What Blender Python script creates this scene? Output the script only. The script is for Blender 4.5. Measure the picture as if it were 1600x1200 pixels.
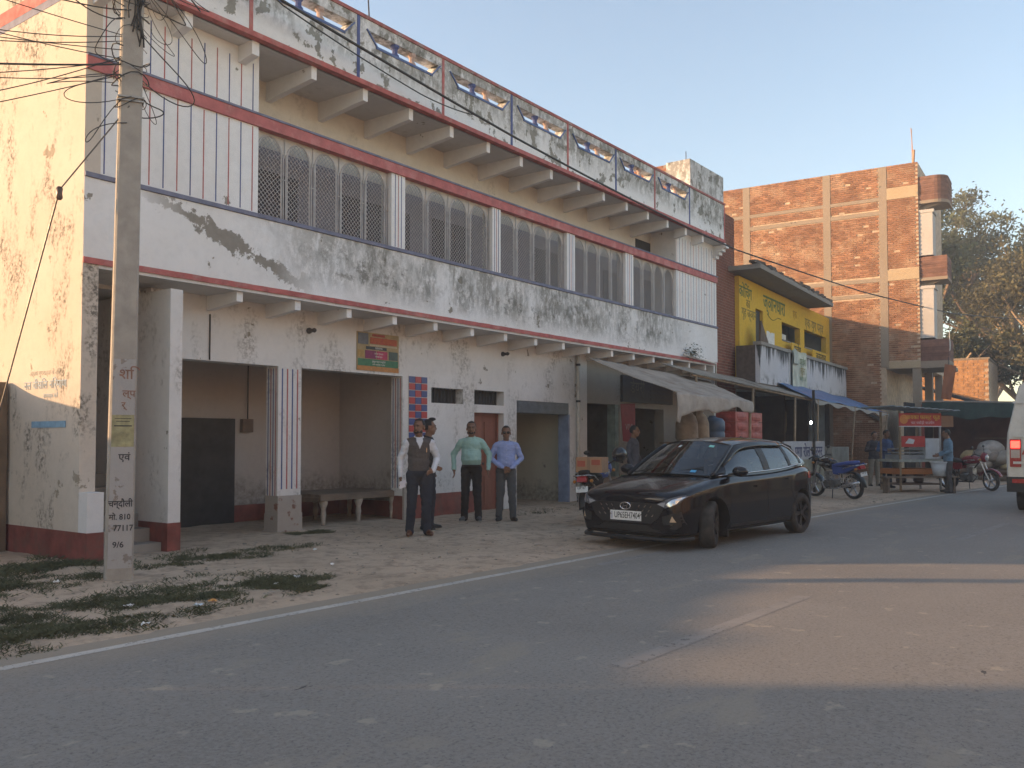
import bpy, bmesh, math, random
import numpy as np
from mathutils import Vector, Matrix, noise
from mathutils.bvhtree import BVHTree
R = math.radians
random.seed(7)
scene = bpy.context.scene
for o in list(bpy.data.objects): bpy.data.objects.remove(o)
COL = scene.collection

# ------------------------------------------------------------------ camera
cam_d = bpy.data.cameras.new('camera'); cam = bpy.data.objects.new('camera', cam_d); COL.objects.link(cam)
cam_d.lens = 31.5; cam_d.sensor_width = 36; cam_d.shift_y = 35/1600; cam_d.clip_end = 3000; cam_d.clip_start = .05
cam.location = (0, 0, 1.5)
YAW, PITCH = R(36.377), R(2.086)
cam.rotation_euler = (R(90)+PITCH, 0, YAW-R(90))
scene.camera = cam

# ------------------------------------------------------------------ sky and sun
SUN_EL = R(12.6); SUN_DIR = Vector((-.593*math.cos(SUN_EL), .805*math.cos(SUN_EL), math.sin(SUN_EL)))   # towards the sun
world = bpy.data.worlds.new('World'); scene.world = world; world.use_nodes = True
wn = world.node_tree.nodes; wl = world.node_tree.links
sky = wn.new('ShaderNodeTexSky'); sky.sky_type = 'NISHITA'; sky.sun_disc = False
sky.sun_elevation = SUN_EL; sky.sun_rotation = math.atan2(SUN_DIR.x, SUN_DIR.y)
sky.air_density = 1.0; sky.dust_density = .7; sky.ozone_density = 1.6; sky.altitude = 0
bg = wn['Background']; bg.inputs[1].default_value = .15
tint = wn.new('ShaderNodeMix'); tint.data_type = 'RGBA'; tint.blend_type = 'MULTIPLY'; tint.inputs[0].default_value = 1; tint.inputs[7].default_value = (1.08,.95,.85,1)     # white balance
wl.new(sky.outputs[0], tint.inputs[6]); wl.new(tint.outputs[2], bg.inputs[0])
sun_d = bpy.data.lights.new('sun', 'SUN'); sun_d.energy = 3.6; sun_d.angle = R(.9); sun_d.color = (1, .61, .31)
sun = bpy.data.objects.new('sun', sun_d); COL.objects.link(sun)
sun.rotation_euler = SUN_DIR.to_track_quat('Z', 'Y').to_euler()
sun.location = (-20, 30, 30)
vs = scene.view_settings; vs.view_transform = 'Standard'; vs.look = 'None'; vs.gamma = 1; vs.exposure = 1.45; vs.use_curve_mapping = False
scene.render.engine = 'CYCLES'
cy = scene.cycles; cy.max_bounces = 5; cy.diffuse_bounces = 3; cy.glossy_bounces = 3; cy.transmission_bounces = 4; cy.transparent_max_bounces = 6

# ------------------------------------------------------------------ helpers
class MB:
    """collects shapes; build() links them as ONE mesh object"""
    def __init__(s): s.v = []; s.f = []; s.m = []
    def add(s, vs, fs, mi=0):
        n = len(s.v); s.v += [tuple(v) for v in vs]; s.f += [tuple(i+n for i in f) for f in fs]; s.m += [mi]*len(fs); return s
    def box(s, x0, x1, y0, y1, z0, z1, mi=0):
        return s.add([(x0,y0,z0),(x1,y0,z0),(x1,y1,z0),(x0,y1,z0),(x0,y0,z1),(x1,y0,z1),(x1,y1,z1),(x0,y1,z1)],
            [(0,3,2,1),(4,5,6,7),(0,1,5,4),(1,2,6,5),(2,3,7,6),(3,0,4,7)], mi)
    def obox(s, c, size, M=None, mi=0):
        M = M or Matrix(); c = Vector(c); h = [q/2 for q in size]
        vs = [c + M.to_3x3() @ Vector((sx*h[0], sy*h[1], sz*h[2])) for sz in (-1,1) for sx,sy in ((-1,-1),(1,-1),(1,1),(-1,1))]
        return s.add(vs, [(0,3,2,1),(4,5,6,7),(0,1,5,4),(1,2,6,5),(2,3,7,6),(3,0,4,7)], mi)
    def bar(s, a, b, w, h=None, mi=0, up=(0,0,1)):
        a = Vector(a); b = Vector(b); h = h or w; d = (b-a).normalized(); u = Vector(up)
        if abs(d.dot(u)) > .98: u = Vector((1,0,0))
        r = d.cross(u).normalized()*(w/2); u = r.cross(d).normalized()*(h/2)
        vs = [p + i*r + j*u for p in (a,b) for i,j in ((-1,-1),(1,-1),(1,1),(-1,1))]
        return s.add(vs, [(0,1,2,3),(7,6,5,4),(0,4,5,1),(1,5,6,2),(2,6,7,3),(3,7,4,0)], mi)
    def prism(s, poly, axis, a, b, mi=0):
        """poly 2D in the two other axes (x,y,z order), extruded along axis from a to b"""
        def P(p, t):
            return (t,p[0],p[1]) if axis == 0 else (p[0],t,p[1]) if axis == 1 else (p[0],p[1],t)
        n = len(poly); vs = [P(p,a) for p in poly] + [P(p,b) for p in poly]
        fs = [tuple(range(n))[::-1], tuple(range(n,2*n))] + [(i,(i+1)%n,(i+1)%n+n,i+n) for i in range(n)]
        return s.add(vs, fs, mi)
    def tube(s, pts, r, n=6, mi=0, caps=True):
        pts = [Vector(p) for p in pts]; k = len(pts)
        rs = r if isinstance(r, (list, tuple)) else [r]*k
        d0 = (pts[1]-pts[0]).normalized(); u = Vector((0,0,1)) if abs(d0.z) < .9 else Vector((1,0,0))
        vs = []
        for i in range(k):
            d = (pts[min(i+1,k-1)]-pts[max(i-1,0)])
            d = d.normalized() if d.length > 1e-9 else d0
            u = (u - d*u.dot(d)); u = u.normalized() if u.length > 1e-6 else d.orthogonal().normalized()
            w = d.cross(u)
            vs += [pts[i] + rs[i]*(math.cos(2*math.pi*j/n)*u + math.sin(2*math.pi*j/n)*w) for j in range(n)]
        fs = [(i*n+j, i*n+(j+1)%n, (i+1)*n+(j+1)%n, (i+1)*n+j) for i in range(k-1) for j in range(n)]
        if caps: fs += [tuple(range(n))[::-1], tuple((k-1)*n+j for j in range(n))]
        return s.add(vs, fs, mi)
    def lathe(s, prof, c=(0,0,0), axis=2, n=16, mi=0, closed=False, sx=1, sy=1):
        """prof [(radius, height)] round an axis"""
        c = Vector(c); vs = []
        for r, h in prof:
            for j in range(n):
                a = 2*math.pi*j/n; p, q = r*math.cos(a)*sx, r*math.sin(a)*sy
                vs.append(c + Vector((p,q,h) if axis == 2 else (q,h,p) if axis == 1 else (h,p,q)))
        k = len(prof)
        fs = [(i*n+j, i*n+(j+1)%n, (i+1)*n+(j+1)%n, (i+1)*n+j) for i in range(k-1) for j in range(n)]
        if closed: fs += [((k-1)*n+j, (k-1)*n+(j+1)%n, (j+1)%n, j) for j in range(n)]
        else: fs += [tuple(range(n))[::-1], tuple((k-1)*n+j for j in range(n))]
        return s.add(vs, fs, mi)
    def ell(s, c, r, M=None, nu=14, nv=9, mi=0):
        c = Vector(c); r = Vector(r) if hasattr(r, '__len__') else Vector((r,r,r)); vs = []
        T = M.to_3x3() if M else Matrix.Identity(3)
        for i in range(1, nv):
            a = math.pi*i/nv
            for j in range(nu):
                b = 2*math.pi*j/nu
                vs.append(c + T @ Vector((r.x*math.sin(a)*math.cos(b), r.y*math.sin(a)*math.sin(b), r.z*math.cos(a))))
        t = len(vs); vs += [c + T @ Vector((0,0,r.z)), c + T @ Vector((0,0,-r.z))]
        fs = [(i*nu+j, (i+1)*nu+j, (i+1)*nu+(j+1)%nu, i*nu+(j+1)%nu) for i in range(nv-2) for j in range(nu)]
        fs += [(t, j, (j+1)%nu) for j in range(nu)] + [(t+1, (nv-2)*nu+(j+1)%nu, (nv-2)*nu+j) for j in range(nu)]
        return s.add(vs, fs, mi)
    def grid(s, fn, nu, nv, mi=0, thick=0, tdir=(0,0,-1)):
        vs = [Vector(fn(i/nu, j/nv)) for j in range(nv+1) for i in range(nu+1)]; w = nu+1
        fs = [(j*w+i, j*w+i+1, (j+1)*w+i+1, (j+1)*w+i) for j in range(nv) for i in range(nu)]
        if thick:
            t = Vector(tdir)*thick; n = len(vs); vs += [v+t for v in vs]
            fs += [tuple(i+n for i in f[::-1]) for f in fs]
            rim = [i for i in range(nu)] + [j*w+nu for j in range(nv)] + [nv*w+i for i in range(nu,0,-1)] + [j*w for j in range(nv,0,-1)]
            fs += [(rim[(i+1)%len(rim)], rim[i], rim[i]+n, rim[(i+1)%len(rim)]+n) for i in range(len(rim))]
        return s.add(vs, fs, mi)
    def mesh(s, name='m', mats=(), smooth=False, M=None):
        me = bpy.data.meshes.new(name)
        vs = s.v if M is None else [tuple(M @ Vector(v)) for v in s.v]
        me.from_pydata(vs, [], s.f)
        for m in (mats if isinstance(mats, (list, tuple)) else [mats]): me.materials.append(m)
        me.polygons.foreach_set('material_index', s.m)
        if smooth: me.polygons.foreach_set('use_smooth', [True]*len(s.f))
        me.update(); return me
    def build(s, name, mats, parent=None, smooth=False, world=False):
        """world=True: the coordinates are world ones and are taken into the parent's frame"""
        M = None
        if parent is not None and world: M = WM(parent).inverted()
        me = s.mesh(name, mats, smooth, M)
        if smooth == 'auto':
            me.set_sharp_from_angle(angle=R(40))
        o = bpy.data.objects.new(name, me); COL.objects.link(o)
        if parent is not None: o.parent = parent
        return o
def WM(o):
    M = o.matrix_basis.copy()
    while o.parent: o = o.parent; M = o.matrix_basis @ M
    return M
def inst(name, me, parent=None, loc=(0,0,0), rot=(0,0,0), scale=(1,1,1)):
    o = bpy.data.objects.new(name, me); COL.objects.link(o)
    o.location = loc; o.rotation_euler = rot; o.scale = scale
    if parent is not None: o.parent = parent
    return o
def tag(o, label=None, cat=None, group=None, kind=None):
    if label: o['label'] = label
    if cat: o['category'] = cat
    if group: o['group'] = group
    if kind: o['kind'] = kind
    return o
def thing(name, label, cat, loc=(0,0,0), rz=0, group=None):
    o = bpy.data.objects.new(name, None); COL.objects.link(o); o.location = loc; o.rotation_euler = (0,0,rz); o.empty_display_size = .2
    return tag(o, label, cat, group)
def ev_mesh(o, name=None):
    """the object's evaluated mesh (modifiers applied)"""
    dg = bpy.context.evaluated_depsgraph_get(); dg.update()
    return bpy.data.meshes.new_from_object(o.evaluated_get(dg))
def text(body, size, mat, parent, M, name='lettering', depth=.002, align='CENTER', bold=0, sx=1):
    cu = bpy.data.curves.new('t', 'FONT'); cu.body = body; cu.size = size; cu.align_x = align; cu.align_y = 'CENTER'
    cu.extrude = depth; cu.offset = bold; cu.resolution_u = 3
    o = bpy.data.objects.new('t', cu); COL.objects.link(o)
    me = ev_mesh(o); bpy.data.objects.remove(o); bpy.data.curves.remove(cu)
    me.materials.clear(); me.materials.append(mat)
    me.transform(M @ Matrix.Diagonal((sx,1,1,1)))
    t = bpy.data.objects.new(name, me); COL.objects.link(t); t.parent = parent
    return t
def frame(o, ex, ez):
    """matrix of a board: x along ex, y up along ez, z = outward normal"""
    ex = Vector(ex).normalized(); ez = Vector(ez).normalized(); n = ex.cross(ez)
    M = Matrix((ex, ez, n)).transposed().to_4x4(); M.translation = Vector(o); return M
def nz(p, s=1, o=0): return noise.noise(Vector((p[0]*s+o, p[1]*s+o*1.7, p[2]*s-o)))

# ------------------------------------------------------------------ materials
def new_mat(name):
    m = bpy.data.materials.new(name); m.use_nodes = True
    return m, m.node_tree.nodes, m.node_tree.links, m.node_tree.nodes['Principled BSDF']
class NT:
    """small node-writing helper"""
    def __init__(s, m): s.t = m.node_tree; s.n = s.t.nodes; s.l = s.t.links; s._p = None
    def put(s, sock, v):
        if isinstance(v, bpy.types.NodeSocket): s.l.new(v, sock)
        elif hasattr(v, '__len__') and sock.type == 'RGBA' and len(v) == 3: sock.default_value = (*v, 1)
        else: sock.default_value = v
    def pos(s):
        if s._p is None: s._p = s.n.new('ShaderNodeNewGeometry').outputs['Position']
        return s._p
    def xyz(s, i):
        n = s.n.new('ShaderNodeSeparateXYZ'); s.put(n.inputs[0], s.pos()); return n.outputs[i]
    def noise(s, scale, detail=4, rough=.55, stretch=None, off=0, dist=0):
        n = s.n.new('ShaderNodeTexNoise'); n.inputs['Scale'].default_value = scale; n.inputs['Detail'].default_value = detail
        n.inputs['Roughness'].default_value = rough; n.inputs['Distortion'].default_value = dist
        mp = s.n.new('ShaderNodeMapping'); s.put(mp.inputs['Vector'], s.pos())
        mp.inputs['Scale'].default_value = stretch or (1,1,1); mp.inputs['Location'].default_value = (off, off*1.3, off*.7)
        s.put(n.inputs['Vector'], mp.outputs[0]); return n.outputs[0]
    def ramp(s, v, a, b, lo=0, hi=1):
        n = s.n.new('ShaderNodeMapRange'); n.clamp = True; s.put(n.inputs[0], v)
        for i, q in enumerate((a, b, lo, hi)): n.inputs[i+1].default_value = q
        return n.outputs[0]
    def m(s, op, a, b=0, c=None):
        n = s.n.new('ShaderNodeMath'); n.operation = op; s.put(n.inputs[0], a); s.put(n.inputs[1], b)
        if c is not None: s.put(n.inputs[2], c)
        return n.outputs[0]
    def mix(s, f, a, b, mode='MIX'):
        n = s.n.new('ShaderNodeMix'); n.data_type = 'RGBA'; n.blend_type = mode; n.clamp_factor = True
        s.put(n.inputs[0], f); s.put(n.inputs[6], a); s.put(n.inputs[7], b); return n.outputs[2]
    def bump(s, h, strength, dist=.01, nrm=None):
        n = s.n.new('ShaderNodeBump'); n.inputs['Strength'].default_value = strength; n.inputs['Distance'].default_value = dist
        s.put(n.inputs['Height'], h)
        if nrm is not None: s.put(n.inputs['Normal'], nrm)
        return n.outputs[0]
MATS = {}
def mat(name, col, rough=.75, var=.12, scale=4, bump=0, bscale=60, metal=0, spec=.35, grime=0, gcol=(.12,.10,.08), island=0, stretch=None, coat=0):
    """a plain procedural material: colour broken by noise, optional grime patches and fine relief"""
    if name in MATS: return MATS[name]
    m, n, l, p = new_mat(name); t = NT(m)
    c0 = tuple(max(0, q*(1-var)) for q in col); c1 = tuple(min(1, q*(1+var)) for q in col)
    c = t.mix(t.ramp(t.noise(scale, 5, stretch=stretch), .3, .7), c0, c1)
    if island:
        g = n.new('ShaderNodeNewGeometry').outputs['Random Per Island']
        c = t.mix(t.m('MULTIPLY', g, island), c, tuple(q*.45 for q in col))
    if grime:
        c = t.mix(t.m('MULTIPLY', t.ramp(t.noise(scale*.7, 7, .65, off=9, stretch=stretch), .5, .68), grime), c, gcol)
    t.put(p.inputs['Base Color'], c)
    p.inputs['Roughness'].default_value = rough; p.inputs['Metallic'].default_value = metal; p.inputs['Specular IOR Level'].default_value = spec
    t.put(p.inputs['Roughness'], t.ramp(t.noise(scale*3, 3, off=4), .3, .7, max(0, rough-.08), min(1, rough+.08)))
    if coat: p.inputs['Coat Weight'].default_value = coat; p.inputs['Coat Roughness'].default_value = .03
    if bump: t.put(p.inputs['Normal'], t.bump(t.noise(bscale, 4, .6), bump, .01))
    MATS[name] = m; return m
def emit(name, col, s):
    m, n, l, p = new_mat(name); p.inputs['Base Color'].default_value = (*col, 1)
    p.inputs['Emission Color'].default_value = (*col, 1); p.inputs['Emission Strength'].default_value = s; MATS[name] = m; return m
def plaster(name, base=(.74,.73,.72), flake=.5, flake_col=(.36,.33,.28), streak=None, mould=0, bumps=.25, damp=None, diag=False, fscale=2.6):
    """weathered limewash: flaked patches, optional run-down mould streaks between x0..x1, damp foot below a height"""
    m, n, l, p = new_mat(name); t = NT(m)
    c = t.mix(t.ramp(t.noise(.9, 4), .35, .7), base, tuple(q*k for q,k in zip(base, (.93,.91,.88))))
    c = t.mix(t.ramp(t.noise(9, 6, .7, off=3), .45, .75, 0, .35), c, tuple(q*.72 for q in base))
    f1 = t.noise(fscale, 8, .62, off=11)
    fl = t.ramp(f1, .70-.12*flake, .715-.12*flake)
    c = t.mix(fl, c, t.mix(t.noise(14, 3), flake_col, tuple(q*.62 for q in flake_col)))
    if diag:
        d = t.m('ABSOLUTE', t.m('ADD', t.m('SUBTRACT', t.xyz(2), 4.52), t.m('MULTIPLY', t.m('SUBTRACT', t.xyz(0), 6.7), .33)))
        d = t.m('ADD', d, t.m('MULTIPLY', t.m('SUBTRACT', t.noise(3.2, 8, .72, off=2), .5), .95))
        lim = t.m('MULTIPLY', t.ramp(t.xyz(0), 6.1, 6.9), t.ramp(t.xyz(0), 9.1, 8.3))
        c = t.mix(t.m('MULTIPLY', t.ramp(d, .1, .085), lim), c, t.mix(t.noise(16, 4), (.33,.30,.26), (.20,.185,.16)))
    if streak:
        x0, x1, z0, z1 = streak
        reg = t.m('MULTIPLY', t.m('MULTIPLY', t.ramp(t.xyz(0), x0, x0+2.5), t.ramp(t.xyz(0), x1, x1-2.5)), t.ramp(t.xyz(2), z0, z0+.35))
        s1 = t.noise(1.7, 7, .68, stretch=(1,1,.35), off=5)
        s2 = t.noise(9, 8, .75, stretch=(1,1,.55), off=1)
        k = t.m('MULTIPLY', t.ramp(s1, .37, .52), t.ramp(s2, .38, .53))
        wide = t.m('MULTIPLY', t.ramp(t.noise(1.1, 6, .7, stretch=(1,1,.6), off=14), .40, .62), t.ramp(t.noise(24, 6, .75, off=2), .36, .62))
        c = t.mix(t.m('MULTIPLY', t.m('MULTIPLY', wide, reg), .7), c, (.33,.31,.27))
        blot = t.m('MULTIPLY', t.ramp(t.noise(2.4, 9, .76, off=40), .53, .60), t.ramp(t.noise(.55, 3, .5, off=6), .40, .58))
        c = t.mix(t.m('MULTIPLY', t.m('MULTIPLY', blot, reg), .85), c, t.mix(t.noise(7, 5, .7), (.09,.09,.085), (.26,.245,.21)))
        c = t.mix(t.m('MULTIPLY', t.m('MULTIPLY', k, reg), .75), c, t.mix(t.noise(5, 3), (.10,.10,.09), (.22,.21,.17)))
    if mould:
        k = t.m('MULTIPLY', t.ramp(t.noise(1.6, 7, .7, stretch=(1,1,.5), off=21), .52, .62), t.ramp(t.noise(16, 6, .7, off=7), .44, .58))
        c = t.mix(t.m('MULTIPLY', k, mould), c, (.16,.14,.115))
    if damp:
        k = t.ramp(t.m('ADD', t.xyz(2), t.m('MULTIPLY', t.m('SUBTRACT', t.noise(3, 6, .7, off=8), .5), 1.1)), damp, damp-.35)
        c = t.mix(t.m('MULTIPLY', t.m('MULTIPLY', k, t.ramp(t.noise(10, 6, .7), .35, .6)), .8), c, (.20,.175,.145))
    t.put(p.inputs['Base Color'], c); p.inputs['Roughness'].default_value = .92; p.inputs['Specular IOR Level'].default_value = .15
    nb = t.bump(t.noise(45, 5, .65), bumps, .01)
    t.put(p.inputs['Normal'], t.bump(fl, .6, .006, nb))
    MATS[name] = m; return m
# ================================================================== ground, road
_kx = [-400,-60,-5,2.77,5.4,10.7,18.3,22.3,30,45,70,120,400]
_ky = [6.9,6.5,6.32,6.18,6.08,5.92,5.53,5.25,4.6,2.9,-1.2,-13,-100]
def yl(x):            # the painted edge line of the road
    return sum(np.interp(x+d, _kx, _ky) for d in (-3,-1.5,0,1.5,3))/5
def sstep(a, b, x):
    t = max(0, min(1, (x-a)/(b-a))); return t*t*(3-2*t)
def gz(x, y):         # height of the bare ground
    e = yl(x) + .30; t = y-e
    if y < e-8: return -.05
    h = -.05 + .075*sstep(-.7, .45, t) + .035*sstep(.5, 4, t)
    if t > -.9 and y < 14: h += .022*noise.noise(Vector((x*1.1, y*1.6, 0))) + .012*noise.noise(Vector((x*3.7, y*4.1, 3)))
    return h
def dirt_mat():
    m, n, l, p = new_mat('dirt'); t = NT(m)
    c = t.mix(t.ramp(t.noise(.8, 6, .6), .35, .68), (.56,.43,.315), (.44,.335,.24))
    c = t.mix(t.ramp(t.noise(5, 7, .7, off=3), .48, .7), c, (.27,.21,.155))
    c = t.mix(t.ramp(t.noise(38, 3, .6, off=6), .62, .72), c, (.42,.36,.28))
    t.put(p.inputs['Base Color'], c); p.inputs['Roughness'].default_value = .95; p.inputs['Specular IOR Level'].default_value = .1
    b = t.bump(t.noise(7, 7, .7, off=1), .7, .05); t.put(p.inputs['Normal'], t.bump(t.noise(70, 4, .7), .5, .012, b)); return m
def asphalt_mat():
    m, n, l, p = new_mat('asphalt'); t = NT(m)
    c = t.mix(t.ramp(t.noise(.45, 5, .6), .3, .7), (.195,.177,.152), (.25,.228,.197))
    c = t.mix(t.ramp(t.noise(30, 6, .8), .40, .68), c, t.mix(.6, c, (.30,.285,.265)))
    c = t.mix(t.ramp(t.noise(42, 5, .8, off=12), .52, .72), c, (.075,.072,.07))
    c = t.mix(t.m('MULTIPLY', t.ramp(t.noise(2.2, 6, .6, stretch=(.35,1,1), off=8), .6, .66), .5), c, (.29,.255,.20))      # dusty smears
    c = t.mix(t.m('MULTIPLY', t.ramp(t.noise(4.5, 4, .55, off=31), .645, .69), .6), c, (.36,.32,.25))                          # dried splashes
    c = t.mix(t.ramp(t.noise(5, 5, .6, stretch=(.4,1,1), off=17), .74, .76), c, (.05,.05,.05))
    n2 = t.m('ADD', t.m('SUBTRACT', t.xyz(1), t.m('MULTIPLY', t.xyz(0), -.045)), t.m('MULTIPLY', t.noise(1.5, 5, .6, off=2), .5))
    c = t.mix(t.ramp(n2, 6.0, 6.75, 0, .85), c, (.33,.27,.20))                                                            # sand blown on to the edge
    t.put(p.inputs['Base Color'], c); p.inputs['Roughness'].default_value = .82; p.inputs['Specular IOR Level'].default_value = .3
    b = t.bump(t.noise(150, 3, .7), .55, .006); t.put(p.inputs['Normal'], t.bump(t.noise(3, 5, .6), .25, .02, b)); return m
DIRT = dirt_mat(); ASPH = asphalt_mat()
xs = sorted(set([-900,-500,-250,-120,-60,-30,-15,-8,-4] + [round(-2+.22*i,3) for i in range(140)] + [29.5,31,33,36,40,46,55,70,90,130,200,350,600,1000]))
ys = sorted(set([-900,-400,-150,-60,-30,-15,-8,-4,-2,0,1.5,2.5,3.2] + [round(3.6+.16*i,3) for i in range(60)] + [13.5,14.5,16,20,30,50,90,160,400,900]))
g = MB(); W = len(xs)
g.add([(x, y, gz(x, y)) for y in ys for x in xs], [(j*W+i, j*W+i+1, (j+1)*W+i+1, (j+1)*W+i) for j in range(len(ys)-1) for i in range(W-1)])
tag(g.build('ground', DIRT, smooth=True), kind='structure')
rx = [-400,-200,-100,-50,-20] + [-10+i for i in range(60)] + [55,60,70,80,100,120,160,220,300,400]
g = MB()
for a, b in zip(rx, rx[1:]):
    g.add([(a,yl(a)-7.0,.002),(b,yl(b)-7.0,.002),(b,yl(b)-3.4,.035),(a,yl(a)-3.4,.035),(b,yl(b)+.30,.004),(a,yl(a)+.30,.004)], [(0,1,2,3),(3,2,4,5)])
tag(g.build('road', ASPH), kind='structure')
def road_z(x, y):
    t = yl(x)-y
    return .004+(.031)*max(0, min(1, (t+.3)/3.7)) if t < 3.4 else .035-.033*(t-3.4)/3.6
def paint_mat(name, col, wear, sc):
    m, n, l, p = new_mat(name); t = NT(m)
    k = t.ramp(t.noise(sc, 7, .7), wear-.06, wear+.06)
    c = t.mix(t.ramp(t.noise(3, 4), .3, .7), col, tuple(q*.75 for q in col))
    t.put(p.inputs['Base Color'], c); p.inputs['Roughness'].default_value = .8
    tr = n.new('ShaderNodeBsdfTransparent'); mx = n.new('ShaderNodeMixShader'); l.new(k, mx.inputs[0]); l.new(p.outputs[0], mx.inputs[1]); l.new(tr.outputs[0], mx.inputs[2])
    l.new(mx.outputs[0], n['Material Output'].inputs[0]); return m
EDGEP = paint_mat('edge_paint', (.52,.48,.42), .62, 22); DASHP = paint_mat('dash_paint', (.27,.25,.225), .63, 16)
g = MB(); xx = np.arange(-20, 60, .5)
for a, b in zip(xx, xx[1:]):
    wa, wb = (.055+.012*nz((q,0,0),1.3) for q in (a,b))
    g.add([(a,yl(a)-wa,road_z(a,yl(a)-wa)+.002),(b,yl(b)-wb,road_z(b,yl(b)-wb)+.002),(b,yl(b)+wb,road_z(b,yl(b)+wb)+.002),(a,yl(a)+wa,road_z(a,yl(a)+wa)+.002)], [(0,1,2,3)])
tag(g.build('edge_line', EDGEP), kind='structure')
for k, (a, b) in enumerate([(-4.2,-.9), (5.1,8.4), (14.4,17.7), (23.6,26.9), (32.6,35.6)]):
    g = MB()
    g.grid(lambda u, v: (a+(b-a)*u, yl(a+(b-a)*u)-3.22+.14*(v-.5)+.03, road_z(a+(b-a)*u, yl(a+(b-a)*u)-3.22+.14*(v-.5)+.03)+.0018), 8, 1)
    tag(g.build('centre_dash', DASHP), kind='structure')
for x0, x1, y, w in [(9.2,11.0,5.5,.13), (11.8,14.6,5.05,.10)]:      # stray older edge paint by the car
    g = MB(); g.grid(lambda u, v: (x0+(x1-x0)*u, y-.06*u+w*(v-.5), road_z(x0+(x1-x0)*u, y-.06*u+w*(v-.5))+.0022), 8, 1); tag(g.build('old_paint', DASHP), kind='structure')

# grass growing on the verge, and weeds at the foot of the wall: uncountable
GRASS = mat('grass', (.125,.125,.07), .85, .35, 3, spec=.15, island=.5)
def in_patch(x, y):
    best = 0
    for cx, cy, ax, ay, an in PATCH:
        c, s = math.cos(an), math.sin(an); dx, dy = x-cx, y-cy
        q = ((c*dx+s*dy)/ax)**2 + ((-s*dx+c*dy)/ay)**2
        best = max(best, 1-q)
    return best
PATCH = [(4.9,10.15,1.45,.6,.1), (3.9,9.2,.9,.35,0), (6.9,9.45,1.0,.28,-.05), (4.5,7.75,1.5,.55,-.1), (5.25,7.35,1.0,.42,0), (3.4,6.85,1.0,.3,0), (5.85,7.25,.55,.28,0), (3.2,7.6,1.2,.5,0),
         (2.0,8.4,1.6,1.6,0), (9.3,10.7,.5,.16,0), (15.3,10.35,1.0,.3,.2), (14.3,9.95,.5,.15,0), (6.3,7.2,.5,.15,0), (2.6,6.75,.8,.2,0)]
g = MB(); rnd = random.Random(3); cnt = 0
while cnt < 44000:
    P = rnd.choice(PATCH[:10] if rnd.random() < .96 else PATCH)
    a = rnd.uniform(0, 6.28); q = rnd.random()**.7*1.5; x = P[0]+P[2]*q*math.cos(a); y = P[1]+P[3]*q*math.sin(a)
    if noise.noise(Vector((x*1.9, y*2.6, 5))) + .5*in_patch(x, y) + .6*noise.noise(Vector((x*5, y*5, 1))) < rnd.uniform(-.15,.55): continue
    if y > 10.3 and 5.5 < x: 
        if not (8.9 < x < 9.6 or x > 13): continue
    if y > 11.0 or y < yl(x)+.22: continue
    tall = 1.9 if (y > 9.75 and x < 5.6) else 1
    h = rnd.uniform(.014, .045)*tall; w = rnd.uniform(.003, .007); b = rnd.uniform(0, 6.28); z = gz(x, y)-.005
    lx, ly = rnd.gauss(0, .035)*tall, rnd.gauss(0, .035)*tall
    c, s = w*math.cos(b), w*math.sin(b)
    g.add([(x-c,y-s,z),(x+c,y+s,z),(x+lx*.4+c*.7,y+ly*.4+s*.7,z+h*.6),(x+lx,y+ly,z+h)], [(0,1,2),(0,2,3)]); cnt += 1
tag(g.build('grass', GRASS), 'short dusty green grass in patches on the verge round the pole', 'grass', kind='stuff')
# pebbles and crumbs
g = MB(); rnd = random.Random(9)
for i in range(1500):
    x = rnd.uniform(2, 24); y = rnd.uniform(yl(x)+.1, 10.6); r = rnd.uniform(.006, .022)*(1 if rnd.random() < .96 else 2)
    g.ell((x,y,gz(x,y)), (r*rnd.uniform(.8,1.4), r, r*.6), nu=5, nv=3)
tag(g.build('gravel', mat('pebble', (.33,.28,.22), .9, .3, 8, island=.6)), 'loose pebbles and crumbs scattered over the dirt verge', 'gravel', kind='stuff')
# litter
rnd = random.Random(21)
LIT = [(4.35,7.35,'crumpled white paper scrap in the grass nearest the pole', (.75,.74,.72)), (4.95,7.0,'orange wrapper lying in the grass near the road edge', (.75,.38,.12)),
       (4.75,6.92,'pale blue wrapper beside the orange one in the grass', (.6,.68,.74)), (4.05,6.6,'white paper scrap at the road edge left of the wrappers', (.78,.77,.75)),
       (5.9,7.3,'white scrap on the right end of the grass patch', (.75,.75,.73)), (6.3,7.45,'torn white packet on bare dirt beyond the grass', (.78,.76,.74)),
       (7.9,9.0,'white cup lid on the dirt in front of the open bay', (.7,.7,.68)), (4.55,9.0,'white scrap lying left of the pole foot', (.72,.72,.7)), (7.2,7.9,'white plastic scrap on the open dirt', (.78,.78,.78))]
for x, y, lab, c in LIT:
    g = MB(); a = rnd.uniform(0, 3); r = rnd.uniform(.022, .042)
    g.grid(lambda u, v: (x+r*2*((u-.5)*math.cos(a)-(v-.5)*math.sin(a)), y+r*1.5*((u-.5)*math.sin(a)+(v-.5)*math.cos(a)), gz(x,y)+.02+.03*noise.noise(Vector((u*3+x*9,v*3,y)))), 4, 4, thick=.002)
    tag(g.build('litter_scrap', mat('litter%.2f%.2f%.2f'%c, c, .7)), lab, 'litter', 'litter on the verge')
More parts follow.
